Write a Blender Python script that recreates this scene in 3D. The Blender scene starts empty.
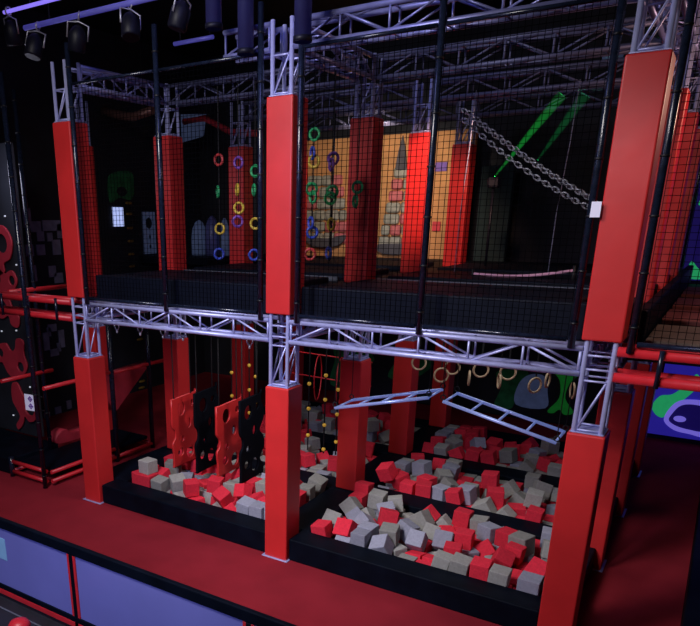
# Indoor ninja-adventure course: padded truss towers, foam pits below, netted deck above.
import bpy, bmesh, math, random
from mathutils import Vector, Matrix
R = math.radians
PI = math.pi
scene = bpy.context.scene
COL = scene.collection
random.seed(5)

# ------------------------------------------------------------------ materials
def new_mat(name):
    m = bpy.data.materials.new(name); m.use_nodes = True
    nt = m.node_tree
    return m, nt, nt.nodes['Principled BSDF']

def mat(name, col, rough=.5, metal=0., var=.15, scale=6., bump=0., bscale=40., emit=None, estr=0., spec=.5, objvar=0.):
    m, nt, b = new_mat(name)
    N, L = nt.nodes, nt.links
    tc = N.new('ShaderNodeTexCoord')
    nz = N.new('ShaderNodeTexNoise'); nz.inputs['Scale'].default_value = scale; nz.inputs['Detail'].default_value = 4
    L.new(tc.outputs['Object'], nz.inputs['Vector'])
    rp = N.new('ShaderNodeValToRGB')
    c0 = [max(0, c * (1 - var)) for c in col]; c1 = [min(1, c * (1 + var)) for c in col]
    rp.color_ramp.elements[0].position = .3; rp.color_ramp.elements[1].position = .7
    rp.color_ramp.elements[0].color = (*c0, 1); rp.color_ramp.elements[1].color = (*c1, 1)
    L.new(nz.outputs['Fac'], rp.inputs['Fac'])
    out = rp.outputs['Color']
    if objvar:
        oi = N.new('ShaderNodeObjectInfo')
        hs = N.new('ShaderNodeHueSaturation')
        mr = N.new('ShaderNodeMapRange'); mr.inputs['To Min'].default_value = 1 - objvar; mr.inputs['To Max'].default_value = 1 + objvar
        L.new(oi.outputs['Random'], mr.inputs['Value']); L.new(mr.outputs['Result'], hs.inputs['Value'])
        L.new(out, hs.inputs['Color']); out = hs.outputs['Color']
    L.new(out, b.inputs['Base Color'])
    b.inputs['Roughness'].default_value = rough
    b.inputs['Metallic'].default_value = metal
    b.inputs['Specular IOR Level'].default_value = spec
    if bump:
        n2 = N.new('ShaderNodeTexNoise'); n2.inputs['Scale'].default_value = bscale; n2.inputs['Detail'].default_value = 3
        L.new(tc.outputs['Object'], n2.inputs['Vector'])
        bp = N.new('ShaderNodeBump'); bp.inputs['Strength'].default_value = bump; bp.inputs['Distance'].default_value = .02
        L.new(n2.outputs['Fac'], bp.inputs['Height']); L.new(bp.outputs['Normal'], b.inputs['Normal'])
    if emit:
        b.inputs['Emission Color'].default_value = (*emit, 1); b.inputs['Emission Strength'].default_value = estr
    return m

M = {}
M['pad'] = mat('red_vinyl', (.60, .024, .024), .42, var=.08, scale=2.5, bump=.12, bscale=5)
M['tube_red'] = mat('red_tube_foam', (.62, .02, .03), .4, var=.1, scale=8)
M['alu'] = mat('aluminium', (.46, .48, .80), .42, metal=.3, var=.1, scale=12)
M['alu_blue_lit'] = mat('aluminium_blue_lit', (.26, .27, .55), .4, metal=.5, var=.15, scale=9)  # same metal, with the blue roof light put into its colour
M['alu_shaded'] = mat('aluminium_shaded', (.12, .125, .24), .5, metal=.3, var=.15, scale=9)  # same metal darkened, shade of the rear rows put into its colour
M['vinyl'] = mat('black_vinyl', (.0022, .004, .009), .55, var=.3, scale=4, bump=.06, bscale=12, spec=.06)
M['black'] = mat('black_paint', (.006, .007, .010), .6, var=.3, scale=5)
M['wall'] = mat('black_wall', (.010, .012, .019), .8, var=.5, scale=1.3)
M['net'] = mat('black_net_cord', (.002, .002, .003), 1., var=.2, spec=0.)
M['pole'] = mat('black_foam_sleeve', (.008, .012, .026), .22, var=.3, scale=20)
M['tie'] = mat('cable_tie', (.004, .004, .006), .5)
M['carpet'] = mat('red_carpet', (.27, .017, .027), .95, var=.10, scale=2, bump=.25, bscale=160, spec=.1)
M['blackfloor'] = mat('black_floor', (.010, .011, .018), .6, var=.3, scale=4)
M['foam_red'] = mat('foam_red', (.72, .030, .055), .9, var=.10, scale=9, bump=.25, bscale=60, spec=.15, objvar=.18)
M['foam_grey'] = mat('foam_grey', (.31, .305, .275), .9, var=.10, scale=9, bump=.25, bscale=60, spec=.15, objvar=.22)
M['foam_blue'] = mat('foam_blue_grey', (.29, .295, .355), .9, var=.10, scale=9, bump=.25, bscale=60, spec=.15, objvar=.18)
M['ladder'] = mat('pale_blue_steel', (.42, .48, .78), .35, metal=.45, var=.1, emit=(.2, .32, .9), estr=.22)  # blue light on the steel painted in as a faint emission
M['wood'] = mat('ring_wood', (.55, .40, .24), .5, var=.2, scale=14)
M['yellow'] = mat('yellow_plastic', (.78, .48, .05), .4, var=.1, emit=(.9, .5, .06), estr=.16)  # emission stands in for the light that makes the balls bright
M['rope'] = mat('black_rope', (.008, .008, .010), .9)
M['chain'] = mat('chain_steel', (.45, .45, .50), .4, metal=.6)
M['deck'] = mat('deck_black', (.004, .006, .014), .6, var=.3, scale=3, spec=.12)
M['deck_edge'] = mat('deck_grey_seam', (.10, .11, .14), .6)
M['panel'] = mat('lavender_panel', (.17, .18, .50), .35, var=.06, scale=1.5)
M['cyan'] = mat('pale_cyan_sheen', (.25, .50, .72), .5, var=.05)
M['orange'] = mat('orange_wall', (.50, .25, .10), .8, var=.22, scale=2.2, bump=.3, bscale=14)
M['stone'] = mat('stone_grey', (.30, .31, .28), .8, var=.25, scale=7)
M['stone_pink'] = mat('stone_pink', (.50, .14, .16), .8, var=.18, scale=7)
M['slate'] = mat('slate_dark', (.06, .06, .08), .8, var=.2)
M['purple'] = mat('purple_paint', (.16, .09, .42), .7, var=.15)
M['greypatch'] = mat('grey_patch', (.20, .21, .32), .7, var=.25, scale=7)
M['paper'] = mat('white_paper', (.75, .74, .88), .7, var=.03, emit=(.7, .7, 1), estr=.12)
M['ink'] = mat('purple_ink', (.15, .04, .35), .7)
M['uv_blue'] = mat('uv_blue_paint', (.02, .015, .22), .8, var=.35, scale=3, emit=(.03, .02, .42), estr=.45)
M['uv_green'] = mat('uv_green_paint', (.03, .40, .16), .8, var=.25, emit=(.02, .42, .14), estr=.55)
M['uv_lilac'] = mat('uv_lilac_paint', (.20, .16, .65), .8, var=.1, emit=(.22, .17, .85), estr=.6)
M['uv_dark'] = mat('uv_dark_paint', (.01, .006, .09), .8, emit=(.012, .006, .13), estr=.4)
M['green'] = mat('green_paint', (.03, .30, .05), .8, var=.3, emit=(.01, .3, .03), estr=.12)
M['green_dim'] = mat('dim_green_paint', (.02, .22, .06), .8, var=.4)
M['bluegrey'] = mat('blue_grey_paint', (.16, .22, .36), .8, var=.35, scale=5, emit=(.1, .14, .3), estr=.12)
M['screen'] = mat('lit_screen', (.6, .65, .9), .5, var=.08, emit=(.45, .55, 1), estr=.9)
M['led'] = mat('led_spot', (.8, .85, 1), .5, emit=(.8, .85, 1), estr=.3)
M['ringblue'] = mat('ring_blue', (.05, .09, .55), .4); M['ringgreen'] = mat('ring_green', (.03, .42, .14), .4)
M['ringyellow'] = mat('ring_yellow', (.70, .48, .05), .4); M['ringpurple'] = mat('ring_purple', (.24, .08, .45), .4)
M['ringred'] = mat('ring_red', (.62, .06, .06), .4)
M['redshape'] = mat('red_climbing_board', (.46, .025, .045), .6, var=.12)
M['brown'] = mat('dim_red_mat', (.15, .035, .035), .75, var=.2, scale=5)
M['tan'] = mat('tan_mat', (.10, .075, .06), .75, var=.2, scale=5)
M['lamp'] = mat('lamp_housing', (.005, .005, .012), .5, spec=.25)
M['bluepipe'] = mat('blue_lit_pipe', (.20, .20, .55), .4, metal=.3, emit=(.10, .09, .60), estr=.25)  # blue light falling on the pipe, carried by colour and emission
M['violet_tube'] = mat('violet_tube', (.3, .25, .9), .4, emit=(.28, .2, 1), estr=.9)
M['pink'] = mat('pink_lit_rope', (.55, .30, .42), .7, emit=(.5, .2, .35), estr=.12)  # pink light on the beam put in as colour and faint glow
M['duct_blue'] = mat('blue_lit_duct', (.015, .015, .06), .5, emit=(.02, .02, .16), estr=.12)  # black ducts: their blue light is painted in by colour and emission
M['teal'] = mat('dark_teal', (.012, .035, .04), .8)
M['black_board'] = mat('black_board', (.003, .004, .007), .8, spec=.05)
M['hold'] = mat('dim_yellow_hold', (.34, .22, .03), .5)
M['copper'] = mat('copper_duct', (.30, .14, .10), .4, metal=.4)

def beam_mat(name, col, s, top):
    m = bpy.data.materials.new(name); m.use_nodes = True
    nt = m.node_tree; nt.nodes.clear(); N, L = nt.nodes, nt.links
    o = N.new('ShaderNodeOutputMaterial'); v = N.new('ShaderNodeEmission')
    tc = N.new('ShaderNodeTexCoord'); sp = N.new('ShaderNodeSeparateXYZ'); mr = N.new('ShaderNodeMapRange')
    L.new(tc.outputs['Object'], sp.inputs[0]); L.new(sp.outputs['Z'], mr.inputs['Value'])
    mr.inputs['From Min'].default_value = .1; mr.inputs['From Max'].default_value = 1.2
    mr.inputs['To Min'].default_value = s; mr.inputs['To Max'].default_value = top
    L.new(mr.outputs['Result'], v.inputs['Strength'])
    v.inputs['Color'].default_value = (*col, 1)
    L.new(v.outputs[0], o.inputs['Volume'])
    return m
M['beam'] = beam_mat('green_beam_haze', (.03, 1, .12), 2.6, .25)
M['beam2'] = beam_mat('green_beam_haze_dim', (.03, 1, .25), .75, .12)

# ------------------------------------------------------------------ mesh helpers
def frame(d):
    d = Vector(d).normalized()
    a = Vector((0, 0, 1)) if abs(d.z) < .9 else Vector((1, 0, 0))
    u = d.cross(a).normalized(); v = d.cross(u).normalized()
    return u, v

class MB:
    def __init__(s): s.bm = bmesh.new()
    def box(s, x0, x1, y0, y1, z0, z1, bev=0., seg=2, M_=None):
        b = bmesh.new(); bmesh.ops.create_cube(b, size=1)
        bmesh.ops.scale(b, vec=(x1 - x0, y1 - y0, z1 - z0), verts=b.verts)
        bmesh.ops.translate(b, vec=((x0 + x1) / 2, (y0 + y1) / 2, (z0 + z1) / 2), verts=b.verts)
        if bev: bmesh.ops.bevel(b, geom=b.edges[:], offset=bev, segments=seg, profile=.5, affect='EDGES')
        if M_ is not None: bmesh.ops.transform(b, matrix=M_, verts=b.verts)
        s._merge(b); return s
    def _merge(s, b):
        t = bpy.data.meshes.new('t'); b.to_mesh(t); b.free(); s.bm.from_mesh(t); bpy.data.meshes.remove(t)
    def tube(s, p, q, r, n=8, r2=None, cap=True):
        p, q = Vector(p), Vector(q); u, v = frame(q - p); r2 = r if r2 is None else r2
        A, B = [], []
        for i in range(n):
            a = 2 * PI * i / n + PI / n; d = u * math.cos(a) + v * math.sin(a)
            A.append(s.bm.verts.new(p + d * r)); B.append(s.bm.verts.new(q + d * r2))
        for i in range(n):
            j = (i + 1) % n; f = s.bm.faces.new((A[i], B[i], B[j], A[j])); f.smooth = n > 5
        if cap: s.bm.faces.new(A); s.bm.faces.new(B[::-1])
        return s
    def path(s, pts, r, n=6, closed=False):
        pts = [Vector(p) for p in pts]; k = len(pts); rings = []
        for i, p in enumerate(pts):
            a = pts[(i - 1) % k] if (closed or i) else p; b = pts[(i + 1) % k] if (closed or i < k - 1) else p
            u, v = frame(b - a)
            rings.append([s.bm.verts.new(p + (u * math.cos(2 * PI * t / n) + v * math.sin(2 * PI * t / n)) * r) for t in range(n)])
        for i in range(k if closed else k - 1):
            A, B = rings[i], rings[(i + 1) % k]
            # align to nearest vertex to prevent twist
            o = min(range(n), key=lambda o: (B[o].co - A[0].co).length)
            for t in range(n):
                f = s.bm.faces.new((A[t], A[(t + 1) % n], B[(t + 1 + o) % n], B[(t + o) % n])); f.smooth = True
        if not closed: s.bm.faces.new(rings[0][::-1]); s.bm.faces.new(rings[-1])
        return s
    def torus(s, c, ax, R1, r, n=24, m=8, sx=1., sy=1.):
        c = Vector(c); u, v = frame(ax)
        s.path([c + u * math.cos(2 * PI * i / n) * R1 * sx + v * math.sin(2 * PI * i / n) * R1 * sy for i in range(n)], r, m, True)
        return s
    def ball(s, c, r, sc=(1, 1, 1), u=12, v=8):
        b = bmesh.new(); bmesh.ops.create_uvsphere(b, u_segments=u, v_segments=v, radius=r)
        bmesh.ops.scale(b, vec=sc, verts=b.verts); bmesh.ops.translate(b, vec=c, verts=b.verts)
        for f in b.faces: f.smooth = True
        s._merge(b); return s
    def lathe(s, c, prof, n=20):
        c = Vector(c); rings = [[s.bm.verts.new(c + Vector((math.cos(2 * PI * i / n) * r, math.sin(2 * PI * i / n) * r, z))) for i in range(n)] for r, z in prof]
        for A, B in zip(rings, rings[1:]):
            for i in range(n):
                f = s.bm.faces.new((A[i], A[(i + 1) % n], B[(i + 1) % n], B[i])); f.smooth = True
        s.bm.faces.new(rings[0][::-1]); s.bm.faces.new(rings[-1])
        return s
    def build(s, name, m, parent=None, loc=None):
        me = bpy.data.meshes.new(name)
        bmesh.ops.recalc_face_normals(s.bm, faces=s.bm.faces[:])
        s.bm.to_mesh(me); s.bm.free()
        me.materials.append(M[m] if isinstance(m, str) else m)
        o = bpy.data.objects.new(name, me); COL.objects.link(o)
        if parent is not None: o.parent = parent
        if loc is not None: o.location = loc
        return o

def tag(o, label=None, cat=None, group=None, kind=None):
    if label: o['label'] = label
    if cat: o['category'] = cat
    if group: o['group'] = group
    if kind: o['kind'] = kind
    return o
def thing(name, label, cat, loc=(0, 0, 0), group=None, rot=None):
    o = bpy.data.objects.new(name, None); COL.objects.link(o); o.location = loc
    o.empty_display_size = .1
    if rot: o.rotation_euler = rot
    return tag(o, label, cat, group)
def copy_tree(o, parent=None, loc=None, label=None, group=None):
    c = o.copy(); COL.objects.link(c)
    if parent is not None: c.parent = parent
    if loc is not None: c.location = loc
    if label: c['label'] = label
    if group: c['group'] = group
    for ch in list(o.children): copy_tree(ch, c)
    return c
def struct(name, mb, m): return tag(mb.build(name, m), kind='structure')

def flat(name, outline, holes, thick, m, plane, off, parent=None):
    """a flat board with holes: outline in 2-D, extruded; plane 'xz' (at y=off) or 'yz' (at x=off)"""
    cu = bpy.data.curves.new('c', 'CURVE'); cu.dimensions = '2D'; cu.fill_mode = 'BOTH'; cu.extrude = thick / 2
    for pts in [outline] + holes:
        sp = cu.splines.new('POLY'); sp.points.add(len(pts) - 1); sp.use_cyclic_u = True
        for p, q in zip(sp.points, pts): p.co = (q[0], q[1], 0, 1)
    tmp = bpy.data.objects.new('tmp', cu); COL.objects.link(tmp)
    me = bpy.data.meshes.new_from_object(tmp)
    bpy.data.objects.remove(tmp); bpy.data.curves.remove(cu)
    if plane == 'xz': mx = Matrix(((1, 0, 0, 0), (0, 0, 1, off), (0, 1, 0, 0), (0, 0, 0, 1)))
    else: mx = Matrix(((0, 0, 1, off), (1, 0, 0, 0), (0, 1, 0, 0), (0, 0, 0, 1)))
    me.transform(mx); me.materials.clear(); me.materials.append(M[m])
    b = bmesh.new(); b.from_mesh(me); bmesh.ops.remove_doubles(b, verts=b.verts, dist=1e-5); bmesh.ops.recalc_face_normals(b, faces=b.faces); b.to_mesh(me); b.free()
    o = bpy.data.objects.new(name, me); COL.objects.link(o)
    if parent is not None: o.parent = parent
    return o
def circ(cx, cy, r, n=20, sx=1, sy=1): return [(cx + math.cos(2 * PI * i / n) * r * sx, cy + math.sin(2 * PI * i / n) * r * sy) for i in range(n)]
def smooth(pts, k=5):
    out = []; n = len(pts)
    for i in range(n):
        p0, p1, p2, p3 = [Vector(pts[(i + j) % n]) for j in (-1, 0, 1, 2)]
        for s in range(k):
            t = s / k
            q = .5 * ((2 * p1) + (p2 - p0) * t + (2 * p0 - 5 * p1 + 4 * p2 - p3) * t * t + (3 * p1 - p0 - 3 * p2 + p3) * t ** 3)
            out.append((q.x, q.y))
    return out

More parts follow.
